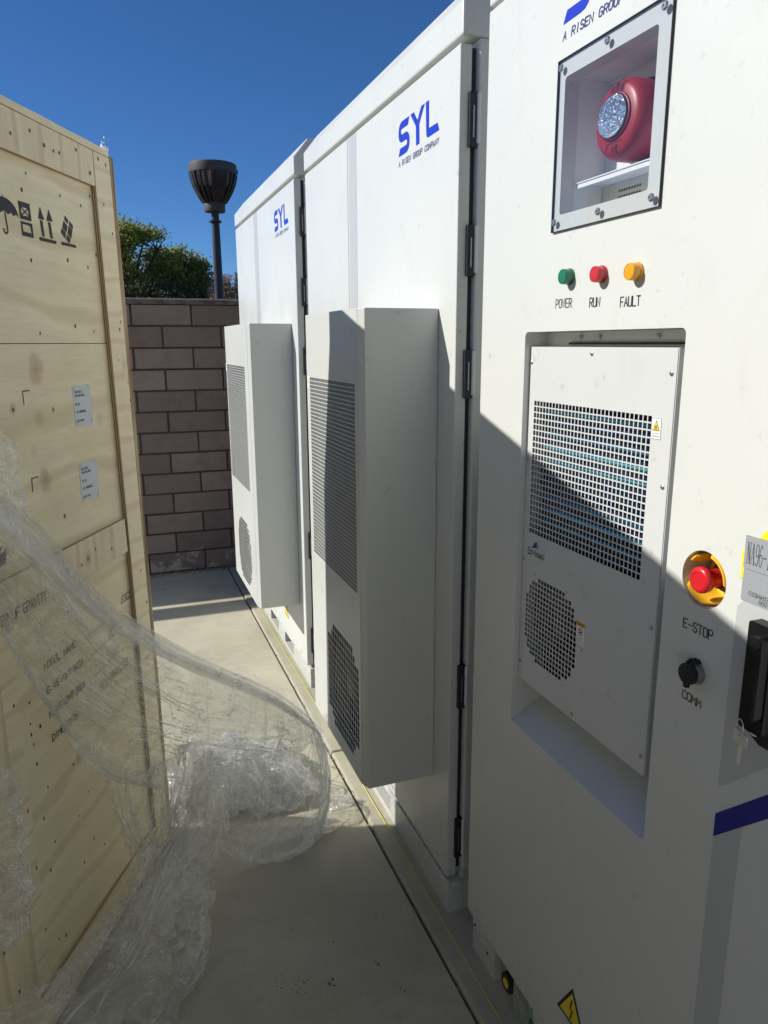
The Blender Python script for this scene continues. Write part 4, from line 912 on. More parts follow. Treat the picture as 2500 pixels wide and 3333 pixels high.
# ================================================================= CRATE
NAILS = [(0.511, 2.08), (0.437, 2.104), (0.384, 2.087), (0.346, 2.084), (0.321, 2.086), (0.242, 2.111), (0.132, 2.115), (0.092, 2.108), (0.18, 2.071), (0.491, 1.978), (0.334, 1.994), (0.188, 2.019), (0.238, 1.988), (0.121, 2.006), (0.084, 1.94), (0.483, 1.833), (0.326, 1.849), (0.23, 1.842), (0.181, 1.877), (0.469, 2.016), (0.478, 1.675), (0.32, 1.694), (0.227, 1.683), (0.08, 1.71), (0.108, 1.607), (0.063, 1.544), (0.057, 1.494), (0.088, 1.689), (0.612, 1.513), (0.457, 1.5), (0.085, 1.94), (0.121, 2.007), (0.319, 1.126), (0.233, 1.103), (0.394, 1.105), (0.454, 1.241), (0.393, 1.104), (0.078, 0.993), (0.054, 0.884), (0.676, 0.704), (0.529, 0.612), (0.037, 0.252), (0.064, 0.324), (0.682, 0.808), (0.683, 0.782), (0.679, 0.756), (0.733, 0.88), (0.677, 0.859), (0.647, 0.784), (0.23, 0.505), (0.676, 0.704), (0.532, 0.615), (0.645, 0.624), (0.475, 0.499), (0.73, 0.618), (0.674, 0.559), (0.529, 0.465), (0.642, 0.473), (0.473, 0.357), (0.422, 0.301), (0.724, 0.465), (0.672, 0.417), (0.528, 0.326), (0.672, 0.222), (0.642, 0.205), (0.72, 0.293), (0.208, 0.099), (0.124, 0.087), (0.062, 0.179), (0.037, 0.253), (0.029, 0.087), (0.113, 0.263), (0.065, 0.324), (0.289, 0.079), (0.83, 0.25), (0.86, 0.38), (0.83, 0.51), (0.86, 0.64), (0.83, 0.77), (0.86, 0.9), (0.83, 1.03), (0.86, 1.1600000000000001), (0.83, 1.29), (0.86, 1.42), (0.83, 1.55), (0.86, 1.6800000000000002), (0.83, 1.81), (0.86, 1.94)]
CRB = Fr((.0212, 0, 0), (1, 0, 0), (0, 0, 1))    # marks on the recessed board
def crate():
    c = thing('wooden_crate', 'tall plywood shipping crate with black handling marks and two paper labels, wrapped in loose film', 'crate', (.0794, 2.3028, 0), 'plywood shipping crates', rotz=math.radians(90-26.75))
    B = -.0125
    bm = nbm(); plate(bm, CR, [rect(-1.28, -.030, .05, 1.6515)], B-.016, B); plate(bm, CR, [rect(-1.28, -.030, 1.6530, 2.128)], B-.016, B-.0004); build('front_board', bm, PLYK, c, bevel=.001)
    def batten(name, lp, n0, n1, M):
        bm = nbm(); plate(bm, CR, [lp], n0, n1-.0012, 1); plate(bm, CR, [lp], n1-.00115, n1, 0)
        return build(name, bm, [M, EDGE], c)
    batten('batten', [(-.112, .152), (-.024, .045), (-.024+.001, .05), (-.070, 2.130), (-.161, 2.130)][0:1]+[(-.112, .046), (-.024, .046), (-.070, 2.129), (-.155, 2.129), (-.155, 2.045)], B+.0003, .001, PLY2)
    batten('batten', rect(-.905, -.762, .152, 2.044), B+.0003, 0, PLYV); batten('batten', rect(-1.28, -1.16, .046, 2.129), B+.0003, 0, PLYV)
    batten('top_rail', [(-1.1595, 2.045), (-.156, 2.045), (-.156, 2.129), (-1.1595, 2.129)], B+.0003, -.0005, PLYV)
    batten('brace', [(-.7615, 1.065), (-.1395, 1.070), (-.1440, 1.166), (-.7615, 1.163)], B+.0003, -.0030, PLYV)
    batten('bottom_rail', rect(-1.1595, -.1125, .046, .151), B+.0003, -.001, PLY2)
    bm = nbm(); plate(bm, CR, [rect(-.755, -.695, .152, 1.02)], B+.0003, -.0115); build('filler_strip', bm, PLY2, c)
    # side board seen edge-on at the corner, other sides, lid, skids
    bm = nbm(); v = []
    for u0, z in ((-.0225, .045), (-.0690, 2.136)):
        for n in (.0012, -0.86): v.append(bm.verts.new(CR(u0, z, n))); v.append(bm.verts.new(CR(u0+.022, z, n)))
    for f in ((0, 1, 5, 4), (3, 2, 6, 7), (1, 3, 7, 5), (2, 0, 4, 6), (4, 5, 7, 6), (2, 3, 1, 0)): bm.faces.new([v[i] for i in f])
    build('side_board', bm, EDGE, c, bevel=.001)
    bm = nbm(); box(bm, -1.300, -1.2815, .0, 0.86, .045, 2.129); build('side_board', bm, PLY2, c)
    bm = nbm(); box(bm, -1.28, -.075, 0.842, 0.86, .045, 2.129); build('back_board', bm, PLY2, c)
    bm = nbm()
    n = 40; us = [-1.305+(1.305-.078)*i/n for i in range(n+1)]
    top = []
    for u in us:
        j = noise.noise(Vector((u*9, 3, 0)))*.0016
        top.append([bm.verts.new(p) for p in ((u, -.004+j, 2.1305), (u, -.004+j, 2.1460+j), (u, 0.865, 2.1460), (u, 0.865, 2.1305))])
    for a, b in zip(top, top[1:]):
        for i in range(4): bm.faces.new((a[i], b[i], b[(i+1) % 4], a[(i+1) % 4]))
    bm.faces.new(top[0][::-1]); bm.faces.new(top[-1]); build('lid', bm, PLY2, c)
    for u in (-1.2, -.66, -.12):
        bm = nbm(); box(bm, u-.05, u+.05, .02, 0.85, 0, .0445); build('skid', bm, SKID, c)
    # torn wrap scrap on the corner
    bm = nbm(); R = random.Random(2); vs = []
    for i in range(40):
        p = Vector((-.10+R.uniform(-.014, .016), -.003+R.uniform(-.006, .004), 2.146+abs(R.gauss(0, .007)))); a = Vector((R.gauss(0, 1), R.gauss(0, 1), R.gauss(0, 1))).normalized()*.005; b = a.orthogonal()
        bm.faces.new([bm.verts.new(p+a), bm.verts.new(p+b*.6), bm.verts.new(p-a*.7)])
    build('wrap_scrap', bm, PAPER, c)
    # nails
    bm = nbm()
    for s_, z in NAILS:
        on = 0.0
        if s_ < .165 or z > 2.045 or z < .15: on = .0012
        elif s_ > .755: on = .0004
        elif 1.066 < z < 1.163: on = -.0027
        elif z < 1.02 and s_ > .695: on = -.0112
        else: on = B+.0003
        if on < -.005: s_ -= .0212
        r = R.uniform(.0024, .0042); plate(bm, CR, [circ(-s_, z, r*.7, 9, r*1.3)], on, on+.0004)
    build('nail_holes', bm, HOLE, c)['kind'] = 'stuff'
    # stencilled handling marks
    bm = nbm(); n0 = B+.0004; n1 = B+.0008
    def sh(*pts): plate(bm, CRB, [[(-a, b) for a, b in pts]], n0, n1)
    # umbrella
    up = [(-.5650+.050*math.cos(math.radians(t)), 1.917+.034*math.sin(math.radians(t))) for t in range(0, 181, 10)]
    und = [(-.615, 1.917), (-.6075, 1.9235), (-.5985, 1.9175), (-.589, 1.9235), (-.5790, 1.9180), (-.565, 1.9240), (-.551, 1.9180), (-.541, 1.9235), (-.5315, 1.9175), (-.5225, 1.9235)]
    plate(bm, CRB, [up+und[1:]], n0, n1)
    sh((.567, 1.949), (.563, 1.949), (.5645, 1.956))
    strokes(bm, CRB, [[(-.562, 1.919), (-.559, 1.886), (-.5605, 1.8805), (-.5655, 1.878), (-.571, 1.8805), (-.5725, 1.8860)]], .0036, n1)
    build('umbrella_mark', bm, STENCIL, c); bm = nbm()
    # do-not-stack boxes
    plate(bm, CRB, [[(-.510, 1.953), (-.468, 1.953), (-.466, 1.917), (-.508, 1.9165)], [(-.5020, 1.9245), (-.4735, 1.9250), (-.4745, 1.9420), (-.5035, 1.9415)]], n0, n1)
    strokes(bm, CRB, [[(-.502, 1.925), (-.4745, 1.942)], [(-.5035, 1.9415), (-.4735, 1.925)]], .0028, n1)
    plate(bm, CRB, [[(-.5075, 1.9120), (-.465, 1.912), (-.464, 1.882), (-.5075, 1.882)], [(-.5020, 1.8915), (-.4700, 1.8905), (-.4715, 1.9040), (-.4775, 1.9065), (-.5030, 1.9065)]], n0, n1)
    build('stacking_mark', bm, STENCIL, c); bm = nbm()
    # arrows
    sh((.4375, 1.9275), (.4135, 1.9275), (.4265, 1.9535)); sh((.4035, 1.9280), (.3785, 1.9290), (.391, 1.9545))
    sh((.4315, 1.9255), (.4215, 1.925), (.4185, 1.8910), (.4275, 1.8905)); sh((.3985, 1.9260), (.3885, 1.926), (.3840, 1.8910), (.3935, 1.8905))
    sh((.440, 1.888), (.370, 1.8875), (.372, 1.8805), (.440, 1.8800))
    build('arrow_mark', bm, STENCIL, c); bm = nbm()
    # tilted crate mark
    for q in (((.320, 1.952), (.307, 1.943), (.3115, 1.934), (.3245, 1.943)), ((.3275, 1.939), (.3130, 1.929), (.3215, 1.9130), (.336, 1.923)), ((.3385, 1.921), (.3235, 1.911), (.3285, 1.8985), (.3455, 1.911)),
              ((.3010, 1.943), (.287, 1.934), (.2895, 1.9240), (.3035, 1.934)), ((.3055, 1.9320), (.2915, 1.922), (.3005, 1.9020), (.315, 1.912)), ((.3180, 1.9095), (.3035, 1.900), (.3115, 1.8895), (.3235, 1.8975))): sh(*q)
    sh((.348, 1.8895), (.281, 1.8890), (.281, 1.8825), (.348, 1.8820))
    build('tilt_mark', bm, STENCIL, c); bm = nbm()
    # position brackets
    strokes(bm, CRB, [[(-.545, 1.550), (-.571, 1.550), (-.571, 1.521)], [(-.548, 1.3555), (-.573, 1.3555), (-.574, 1.326)]], .0026, n1)
    build('position_mark', bm, STENCIL, c); bm = nbm()
    # gravity mark and wording
    sh((.76, 1.215), (.705, 1.235), (.715, 1.218), (.69, 1.226), (.70, 1.195), (.725, 1.19), (.73, 1.165), (.76, 1.16)); build('gravity_mark', bm, STENCIL, c)
    for s_, u, v, h, w_, wd, nn in (('NTION!', -.748, 1.108, .021, .099, .0034, n1), ('ER OF GRAVITY', -.752, 1.0715, .0215, .171, .0034, -.0024), ('MODEL NAME', -.606, .9050, .0165, .1400, .0030, n1), ('G.WEIGHT(KG)', -.606, .8440, .0165, .168, .0030, n1), ('N.WEIGHT(KG)', -.606, .7830, .0165, .168, .0030, n1), ('DIMENSION', -.606, .7210, .0165, .1200, .0030, n1)):
        bm = nbm(); text(bm, CRB, s_, u, v, h, w_, wd, nn, gap=.25); build('stencil_wording', bm, STENCIL, c)
    for q in ([(-.400, .9080), (-.262, .9100)], [(-.395, .8500), (-.262, .8530)], [(-.390, .7890), (-.212, .7960)], [(-.385, .7300), (-.190, .7380)]):
        bm = nbm(); strokes(bm, CRB, [q], .0018, n1); build('ruled_line', bm, STENCIL, c)
    for s_, u, v, h, w_, wd in (('ESC2', -.209, .9270, .0200, .058, .0026), ('CPC', -.330, .9150, .020, .05, .0024), ('720', -.315, .8580, .020, .045, .0024), ('583', -.300, .7990, .021, .045, .0024), ('1830X860X2223', -.375, .7400, .018, .17, .0022)):
        bm = nbm(); text(bm, CRB, s_, u, v, h, w_, wd, n1, slant=.3, gap=.3); build('marker_writing', bm, MARKER, c)
    for i, (lp, z0, nm) in enumerate(((((-.3635, 1.5480), (-.2780, 1.5495), (-.2730, 1.4440), (-.3615, 1.4490)), 1.5, 'upper grey-white part number label stapled at the corners'), (((-.3660, 1.3540), (-.2745, 1.3545), (-.2765, 1.2530), (-.3665, 1.2560)), 1.3, 'lower grey-white part number label stapled at the corners'))):
        bm = nbm(); plate(bm, CRB, [list(reversed(lp))], B+.0003, B+.0009); l_ = build('paper_label', bm, PAPERG, c, label=nm)
        bm = nbm(); a, zt = lp[0]; h = zt-lp[3][1]; n2 = B+.0011
        for s_, dz, w_ in (('DELTA PART NO.', .0165, .036), ('TPCS-U125N480FTC2', .0260, .046), ('REV. 001', .0470, .020), ('S/N: WAU023000026', .0660, .046), ('MADE IN CHINA', .0880, .034)):
            bm = nbm(); text(bm, CRB, s_, a+.0085, zt-dz, .0052, w_, .0009, n2, gap=.3); build('label_print', bm, INK, l_)
        for (q, w_) in (((a+.008, zt-.004), 1), ((a+.078, zt-.003), -1), ((a+.006, zt-h+.010), -1), ((a+.080, zt-h+.010), 1)): 
            bm = nbm(); strokes(bm, CRB, [[(q[0]-.004*w_, q[1]-.006), (q[0]+.003*w_, q[1]+.004)]], .0010, n2); build('staple', bm, INK, l_)
    return c
def plyk():
    M = wood('knotty_plywood', (.86, .775, .53), (.50, .36, .18))
    cur = bsdf(M).inputs['Base Color'].links[0].from_socket; v = coords(M)
    for s_, z, r, st in ((.512, 1.594, .030, .75), (.518, 1.342, .026, .75), (.612, 1.513, .012, .8), (.457, 1.500, .008, .8), (.454, 1.241, .007, .9), (.50, .62, .018, .6)):
        nd = nz(M, v, 30, 3); sb = N(M, 'ShaderNodeVectorMath', operation='SUBTRACT'); L(M, v, sb.inputs[0]); sb.inputs[1].default_value = (-s_+.0212, -.001, z)
        ml = N(M, 'ShaderNodeVectorMath', operation='MULTIPLY'); L(M, sb.outputs[0], ml.inputs[0]); ml.inputs[1].default_value = (1/r, .01, .8/r)
        ln = N(M, 'ShaderNodeVectorMath', operation='LENGTH'); L(M, ml.outputs[0], ln.inputs[0])
        ad = N(M, 'ShaderNodeMath', operation='MULTIPLY_ADD'); L(M, nd, ad.inputs[0]); ad.inputs[1].default_value = 1.0; L(M, ln.outputs['Value'], ad.inputs[2])
        f = ramp(M, ad.outputs[0], [(.25, (st,)*3), (.42, (st*.62,)*3), (.60, (st*.50,)*3), (.72, (st*.45,)*3), (.84, (st*.15,)*3), (1.0, (0, 0, 0))])
        # ramp is clamped to 1: rescale the distance first
        sc = N(M, 'ShaderNodeMath', operation='MULTIPLY'); L(M, ad.outputs[0], sc.inputs[0]); sc.inputs[1].default_value = .58
        L(M, sc.outputs[0], f.node.inputs[0])
        cur = mixc(M, f, cur, (.36, .21, .10))
    L(M, cur, bsdf(M).inputs['Base Color']); return M
PLYK = plyk()
crate1 = crate()
def copy_tree(o, parent=None):
    c = o.copy(); COL.objects.link(c); c.parent = parent
    for ch in list(o.children): copy_tree(ch, c)
    return c
shade_crate = copy_tree(crate1); shade_crate.location = (-.66, 1.245, 0); shade_crate.rotation_euler = (0, 0, math.radians(90))  # added out of view to keep sun off the near cabinet's lower front
shade_crate['label'] = 'added unseen crate copy left of the viewer, casting shade on the near cabinet'

# ================================================================= PLASTIC FILM
FILM = {}
FILM['A']=[[[-0.27,1.343,1.495],[-0.212,1.547,1.357],[-0.162,1.668,1.249],[-0.059,1.829,1.042],[0.147,2.12,0.759],[0.414,2.16,0.558],[0.564,2.18,0.391]],[[-0.281,1.365,1.437],[-0.221,1.552,1.281],[-0.174,1.645,1.173],[-0.071,1.781,0.967],[0.102,2.06,0.691],[0.352,2.1,0.527],[0.556,2.17,0.375]],[[-0.295,1.383,1.352],[-0.232,1.574,1.201],[-0.195,1.648,1.086],[-0.112,1.746,0.887],[0.034,2.0,0.609],[0.248,2.05,0.481],[0.496,2.15,0.353]],[[-0.307,1.402,1.278],[-0.239,1.583,1.148],[-0.22,1.619,1.038],[-0.151,1.735,0.814],[-0.035,1.854,0.611],[0.117,2.03,0.429],[0.305,2.1,0.336]],[[-0.319,1.424,1.217],[-0.246,1.592,1.095],[-0.235,1.613,1.029],[-0.186,1.709,0.837],[-0.102,1.831,0.603],[0.004,1.93,0.466],[0.113,2.03,0.359]]]
FILM['B']=[[[0.163,2.13,0.728],[0.289,2.14,0.648],[0.415,2.165,0.551],[0.506,2.18,0.458],[0.564,2.185,0.386]],[[0.133,2.06,0.628],[0.267,2.03,0.568],[0.395,2.04,0.487],[0.517,2.11,0.382],[0.586,2.18,0.289]],[[0.113,2.03,0.49],[0.238,1.99,0.456],[0.374,2.0,0.4],[0.504,2.07,0.287],[0.59,2.16,0.19]],[[0.121,2.04,0.331],[0.23,1.99,0.306],[0.348,1.99,0.256],[0.475,2.05,0.152],[0.549,2.13,0.062]],[[0.178,2.07,0.159],[0.248,2.04,0.13],[0.333,2.05,0.072],[0.405,2.07,0.034],[0.47,2.11,-0.001]],[[0.236,2.11,0.06],[0.283,2.11,0.025],[0.361,2.11,-0.014],[0.425,2.12,-0.021],[0.457,2.125,-0.016]]]
FILM['C']=[[[-0.102,1.832,0.611],[-0.008,1.929,0.525],[0.096,2.05,0.482]],[[-0.085,1.865,0.499],[-0.031,1.906,0.442],[0.08,2.04,0.381]],[[-0.073,1.867,0.413],[-0.021,1.904,0.365],[0.065,2.03,0.299]],[[-0.045,1.923,0.301],[-0.01,1.926,0.28],[0.049,1.975,0.239]],[[-0.026,1.939,0.225],[-0.015,1.916,0.219],[0.009,1.918,0.201]]]
FILM['D']=[[[0.072,2.08,0.48],[0.146,2.12,0.464],[0.228,2.14,0.393]],[[0.067,2.04,0.384],[0.123,2.04,0.361],[0.203,2.06,0.299]],[[0.018,1.915,0.338],[0.094,1.97,0.281],[0.184,2.03,0.196]],[[-0.056,1.857,0.237],[0.021,1.742,0.303],[0.141,2.04,0.05]],[[-0.127,1.76,0.214],[-0.024,1.654,0.262],[0.12,1.912,0.02]],[[-0.212,1.614,0.237],[-0.08,1.608,0.189],[0.101,1.782,0.015]],[[-0.307,1.425,0.34],[-0.154,1.507,0.192],[0.027,1.674,0.015]],[[-0.38,1.281,0.424],[-0.21,1.44,0.162],[-0.013,1.526,0.015]]]
FILM['E']=[[[-0.273,1.47,1.585],[-0.209,1.641,1.486],[-0.196,1.689,1.447]],[[-0.28,1.456,1.507],[-0.21,1.639,1.423],[-0.19,1.702,1.4]],[[-0.279,1.413,1.45],[-0.209,1.62,1.364],[-0.191,1.699,1.328]],[[-0.277,1.374,1.415],[-0.202,1.611,1.315],[-0.189,1.659,1.29]]]
FILM['F']=[[[0.648,2.378,0.05],[0.676,2.352,0.04],[0.706,2.316,0.03]],[[0.612,2.332,0.03],[0.631,2.238,0.06],[0.706,2.267,0.03]],[[0.58,2.281,0.02],[0.614,2.201,0.04],[0.665,2.221,0.02]],[[0.539,2.231,0.02],[0.575,2.161,0.04],[0.621,2.188,0.01]],[[0.537,2.202,0.01],[0.564,2.16,0.02],[0.586,2.163,0.01]]]
FILM['G']=[[[-0.331,1.356,0.942],[-0.265,1.509,0.827],[-0.255,1.572,0.766]],[[-0.336,1.345,0.879],[-0.263,1.512,0.741],[-0.252,1.579,0.696]],[[-0.344,1.33,0.793],[-0.275,1.49,0.661],[-0.256,1.57,0.584]],[[-0.35,1.317,0.718],[-0.286,1.467,0.582],[-0.26,1.563,0.46]],[[-0.36,1.298,0.611],[-0.304,1.431,0.474],[-0.278,1.528,0.394]]]
def cr_(p0, p1, p2, p3, t):
    return .5*((2*p1)+(-p0+p2)*t+(2*p0-5*p1+4*p2-p3)*t*t+(-p0+3*p1-3*p2+p3)*t**3)
def surf(G, u, v):
    nr_, nc = len(G), len(G[0])
    def line(row, u):
        x = u*(nc-1); i = min(int(x), nc-2); t = x-i; P = [Vector(q) for q in row]
        return cr_(P[max(i-1, 0)], P[i], P[i+1], P[min(i+2, nc-1)], t)
    y = v*(nr_-1); j = min(int(y), nr_-2); t = y-j
    L_ = [line(G[k], u) for k in (max(j-1, 0), j, j+1, min(j+2, nr_-1))]
    return cr_(*L_, t)
def fsheet(bm, G, nu, nv, amp, fu, fv, seed, crump=0, ragged=0, mi=0, keep=None, us=1., vs=1., swap=False):
    uvl = bm.loops.layers.uv.verify(); uvc = {}
    P = [[surf(G, i/nu, j/nv) for i in range(nu+1)] for j in range(nv+1)]; V = []
    for j in range(nv+1):
        row = []
        for i in range(nu+1):
            p = P[j][i]; a = P[j][min(i+1, nu)]-P[j][max(i-1, 0)]; b = P[min(j+1, nv)][i]-P[max(j-1, 0)][i]
            n = a.cross(b)
            if n.length > 1e-9: n.normalize()
            u, v = i/nu, j/nv
            w1 = noise.noise(Vector((u*2, v*2, seed+5)))*1.2
            q = Vector((u*fu+w1, v*fv+w1*2.2, seed))
            rdg = (1-abs(noise.noise(q))*2.4)*.6+(1-abs(noise.noise(q*2.3+Vector((3, 1, 0))))*2.4)*.3
            ed = min(1, 6*min(u+.1, 1-u+.02)); h = amp*(rdg-.45)*ed
            if crump:
                d, _ = noise.voronoi(Vector((p.x*17, p.y*17, p.z*17+seed))); h += crump*((d[1]-d[0])-.35)
                d, _ = noise.voronoi(Vector((p.x*42+seed, p.y*42, p.z*42))); h += crump*.38*((d[1]-d[0])-.3)
            p = p+n*h
            if ragged and j == nv: p = p+Vector((0, 0, noise.noise(Vector((u*9, seed, 0)))*ragged))
            if p.z < .007: p.z = .007+abs(noise.noise(p*30))*.004
            row.append(bm.verts.new(p)); uvc[row[-1]] = (v*vs+seed, u*us) if swap else (u*us+seed, v*vs)
        V.append(row)
    nf0 = len(bm.faces)
    for j in range(nv):
        for i in range(nu):
            if keep and not keep(i/nu, j/nv): continue
            q = (V[j][i], V[j][i+1], V[j+1][i+1], V[j+1][i])
            if (i+j) % 2: bm.faces.new((q[0], q[1], q[2])).material_index = mi; bm.faces.new((q[0], q[2], q[3])).material_index = mi
            else: bm.faces.new((q[0], q[1], q[3])).material_index = mi; bm.faces.new((q[1], q[2], q[3])).material_index = mi
    _uv(bm, uvc)
def _uv(bm, uvc):
    uvl = bm.loops.layers.uv.verify()
    for f in bm.faces:
        for lp in f.loops:
            if lp.vert in uvc: lp[uvl].uv = uvc[lp.vert]
def clean(bm):
    lo = [v for v in bm.verts if not v.link_faces]
    bmesh.ops.delete(bm, geom=lo, context='VERTS')
wrap = thing('plastic_sheet', 'large torn clear plastic wrap hanging off the crate and ballooning out to the floor', 'plastic sheet', (.1, 2.05, 0))
def hole_keep(u, v):   # small tears low on the sheet
    return noise.noise(Vector((u*7, v*6, 4.2))) < .62 or v < .5
bm = nbm(); fsheet(bm, FILM['A'], 170, 100, .038, 2.0, 7, 1.3, crump=.024, keep=hole_keep); clean(bm); build('hanging_sheet', bm, FILM_M, wrap, smooth=10)
bm = nbm(); fsheet(bm, FILM['B'], 90, 110, .016, 9, 2.5, 4.1, crump=.010, us=.4, vs=.5, swap=True); clean(bm); build('bulging_fold', bm, FILM_C, wrap, smooth=30)
# back layer of the same wrap
GB = [[(q[0]+.03, q[1]+.10, q[2]-.01) for q in r] for r in FILM['B']]
bm = nbm(); fsheet(bm, GB, 70, 80, .03, 7, 3, 8.4, crump=.018, us=.4, vs=.4); clean(bm); build('back_fold', bm, FILM_C, wrap, smooth=24)
bm = nbm(); fsheet(bm, FILM['C'], 60, 60, .034, 3.5, 1.6, 2.2, crump=.026, us=.2, vs=.3, swap=True); clean(bm); build('pulled_strip', bm, FILM_M, wrap, smooth=10)
bm = nbm(); fsheet(bm, FILM['D'], 90, 170, .055, 5, 1.6, 6.6, crump=.034, us=.4, vs=.8, swap=True); clean(bm); build('trailing_sheet', bm, FILM_M, wrap, smooth=10)
GD = [[(q[0]+.02, q[1]-.02, max(.01, q[2]*.92)) for q in r] for r in FILM['D'][1:]]
bm = nbm(); fsheet(bm, GD, 70, 130, .05, 6, 3.1, 16.6, crump=.034, us=.4, vs=.8, swap=True, keep=lambda u, v: noise.noise(Vector((u*3, v*5, 9))) < .25); clean(bm); build('under_layer', bm, FILM_M, wrap, smooth=10)
# rolled hem: several flattened folds along the upper edge
hem = [Vector(p) for p in FILM['A'][0]]
def hempt(t): 
    x = t*(len(hem)-1); i = min(int(x), len(hem)-2); f = x-i
    return cr_(hem[max(i-1, 0)], hem[i], hem[i+1], hem[min(i+2, len(hem)-1)], f)
bm = nbm()
for k, (dz, ww, sd) in enumerate(((0, .050, 1), (-.016, .060, 2), (-.040, .045, 3), (.012, .020, 4))):
    V = []; n = 150
    for i in range(n+1):
        t = i/n; p = hempt(t); tp = 1-.55*t-.25*max(0, t-.85)/.15
        d = (hempt(min(1, t+.01))-hempt(max(0, t-.01))).normalized(); s = d.cross(Vector((1, -.4, .2))).normalized()
        if s.z > 0: s = -s
        o_ = Vector((.8, -.5, .1)).normalized(); row = []
        for j in range(7):
            f = j/6; wob = noise.noise(Vector((t*4+f*.5, sd, f*3)))*.012+noise.noise(Vector((t*13, sd*3, f*6)))*.004
            row.append(bm.verts.new(p+Vector((0, 0, dz*tp))+s*ww*tp*f+o_*(math.sin(f*3.1)*.014*tp+wob*tp+k*.004)))
        V.append(row)
    for a, b in zip(V, V[1:]):
        for j in range(6): bm.faces.new((a[j], a[j+1], b[j+1], b[j]))
build('folded_hem', bm, FILM_H, wrap, smooth=60)
# the same thick fold running down the outside of the bulge
rim = [Vector(r[-1]) for r in FILM['B']]+[Vector(p) for p in reversed(FILM['B'][-1][:-1])]
bm = nbm()
for k in range(3):
    V = []; n = 70
    for i in range(n+1):
        x = i/n*(len(rim)-1); q = min(int(x), len(rim)-2); p = cr_(rim[max(q-1, 0)], rim[q], rim[q+1], rim[min(q+2, len(rim)-1)], x-q); row = []
        c = Vector((.36, 2.06, .22)); s = (c-p); s.normalize()
        for j in range(6):
            f = j/5; wob = noise.noise(Vector((i*.09, k*3, f*2)))*.016
            row.append(bm.verts.new(p+s*(.045-.008*k)*f+Vector((.5, -.8, 0))*(math.sin(f*3.1)*.010+wob+.004*k)))
        V.append(row)
    for a, b in zip(V, V[1:]):
        for j in range(5): bm.faces.new((a[j], a[j+1], b[j+1], b[j]))
for v in bm.verts: v.co.z = max(v.co.z, .008)
build('side_fold', bm, film('outer_fold_film', .10, .06), wrap, smooth=60)
# long stress folds: narrow V-shaped pleats riding on the sheets
def pleat(bm, pts, w0, w1, seed, lift, prof=None):
    n = 70; P = []; V = []; R = random.Random(seed)
    for i in range(n+1):
        x = i/n*(len(pts)-1); q = min(int(x), len(pts)-2)
        P.append(cr_(pts[max(q-1, 0)], pts[q], pts[q+1], pts[min(q+2, len(pts)-1)], x-q))
    for i, pp in enumerate(P):
        t = i/n; d = (P[min(i+1, n)]-P[max(i-1, 0)]).normalized(); s = d.cross(Vector((.85, -.5, .15)))
        if s.length < .05: s = Vector((0, 0, 1))
        s.normalize(); o_ = s.cross(d)
        if o_.dot(Vector((.8, -.6, 0))) < 0: o_ = -o_
        w = (w0+(w1-w0)*t)*(.55+.9*abs(noise.noise(Vector((t*5, seed*1.7, 0)))))*min(1, 8*t+.1, 8*(1-t)+.1)
        a = noise.noise(Vector((t*3, seed, 5)))*2.2; s2 = s*math.cos(a)+o_*math.sin(a); o2 = o_*math.cos(a)-s*math.sin(a)
        j = Vector((noise.noise(Vector((t*9, seed, 1))), noise.noise(Vector((t*9, seed, 2))), noise.noise(Vector((t*9, seed, 3)))))*.006
        c = pp+o_*lift+j; row = [c-s2*w, c-s2*w*.35+o2*w*.55, c+s2*w*.15-o2*w*.15, c+s2*w*.6+o2*w*.5, c+s2*w]
        for q in row: q.z = max(.008, q.z)
        V.append([bm.verts.new(q) for q in row])
    for a, b in zip(V, V[1:]):
        for k in range(4): bm.faces.new((a[k], a[k+1], b[k+1], b[k]))
RP = random.Random(77)
def on(G, path): return [surf(G, min(1, max(0, u)), min(1, max(0, v))) for u, v in path]
bm = nbm()
for k in range(12):    # across the hanging sheet, fanning toward the tip
    v0 = RP.uniform(.1, .98); v1 = .25+.55*v0+RP.uniform(-.06, .06); u1 = RP.uniform(.45, 1); u0_ = RP.uniform(0, .3)
    pleat(bm, on(FILM['A'], [(u0_+(u1-u0_)*i/9, v0+(v1-v0)*(i/9)**1.5) for i in range(10)]), .0012, .0028, k+3, .012)
for k in range(3): pleat(bm, on(FILM['A'], [(i/9*.9, 1.0-.010*k) for i in range(10)]), .0018, .0050, k+40, .008+.003*k)   # free edge
build('stress_folds', bm, FILM_F, wrap, smooth=25)
bm = nbm()
for k in range(10):    # down the trailing sheet
    u0 = RP.uniform(0, 1); e0 = RP.uniform(.5, 1); b0 = RP.uniform(0, .3); pleat(bm, on(FILM['D'], [(min(1, max(0, u0+.12*noise.noise(Vector((i*.5, k*3.3, 0))))), b0+(e0-b0)*i/9) for i in range(10)]), .0020, .0055, k+60, .02)
for k in range(6):
    u0 = k/5; pleat(bm, on(FILM['C'], [(u0, i/5) for i in range(6)]), .0022, .0045, k+80, .010)
build('trailing_folds', bm, FILM_F, wrap, smooth=25)
bm = nbm()
for k in range(7):     # sweeping down over the bulge
    a, b = RP.uniform(.1, .9), RP.uniform(.2, .8); pleat(bm, on(FILM['B'], [(a+(b-a)*(i/7)**1.3, i/7) for i in range(8)]), .0015, .0050, k+90, .006)
for k in range(4): pleat(bm, on(FILM['B'], [(1-.05*k-.02*math.sin(i), .02+.96*i/8) for i in range(9)]), .008, .014, k+110, .004)
build('bulge_folds', bm, FILM_H, wrap, smooth=25)
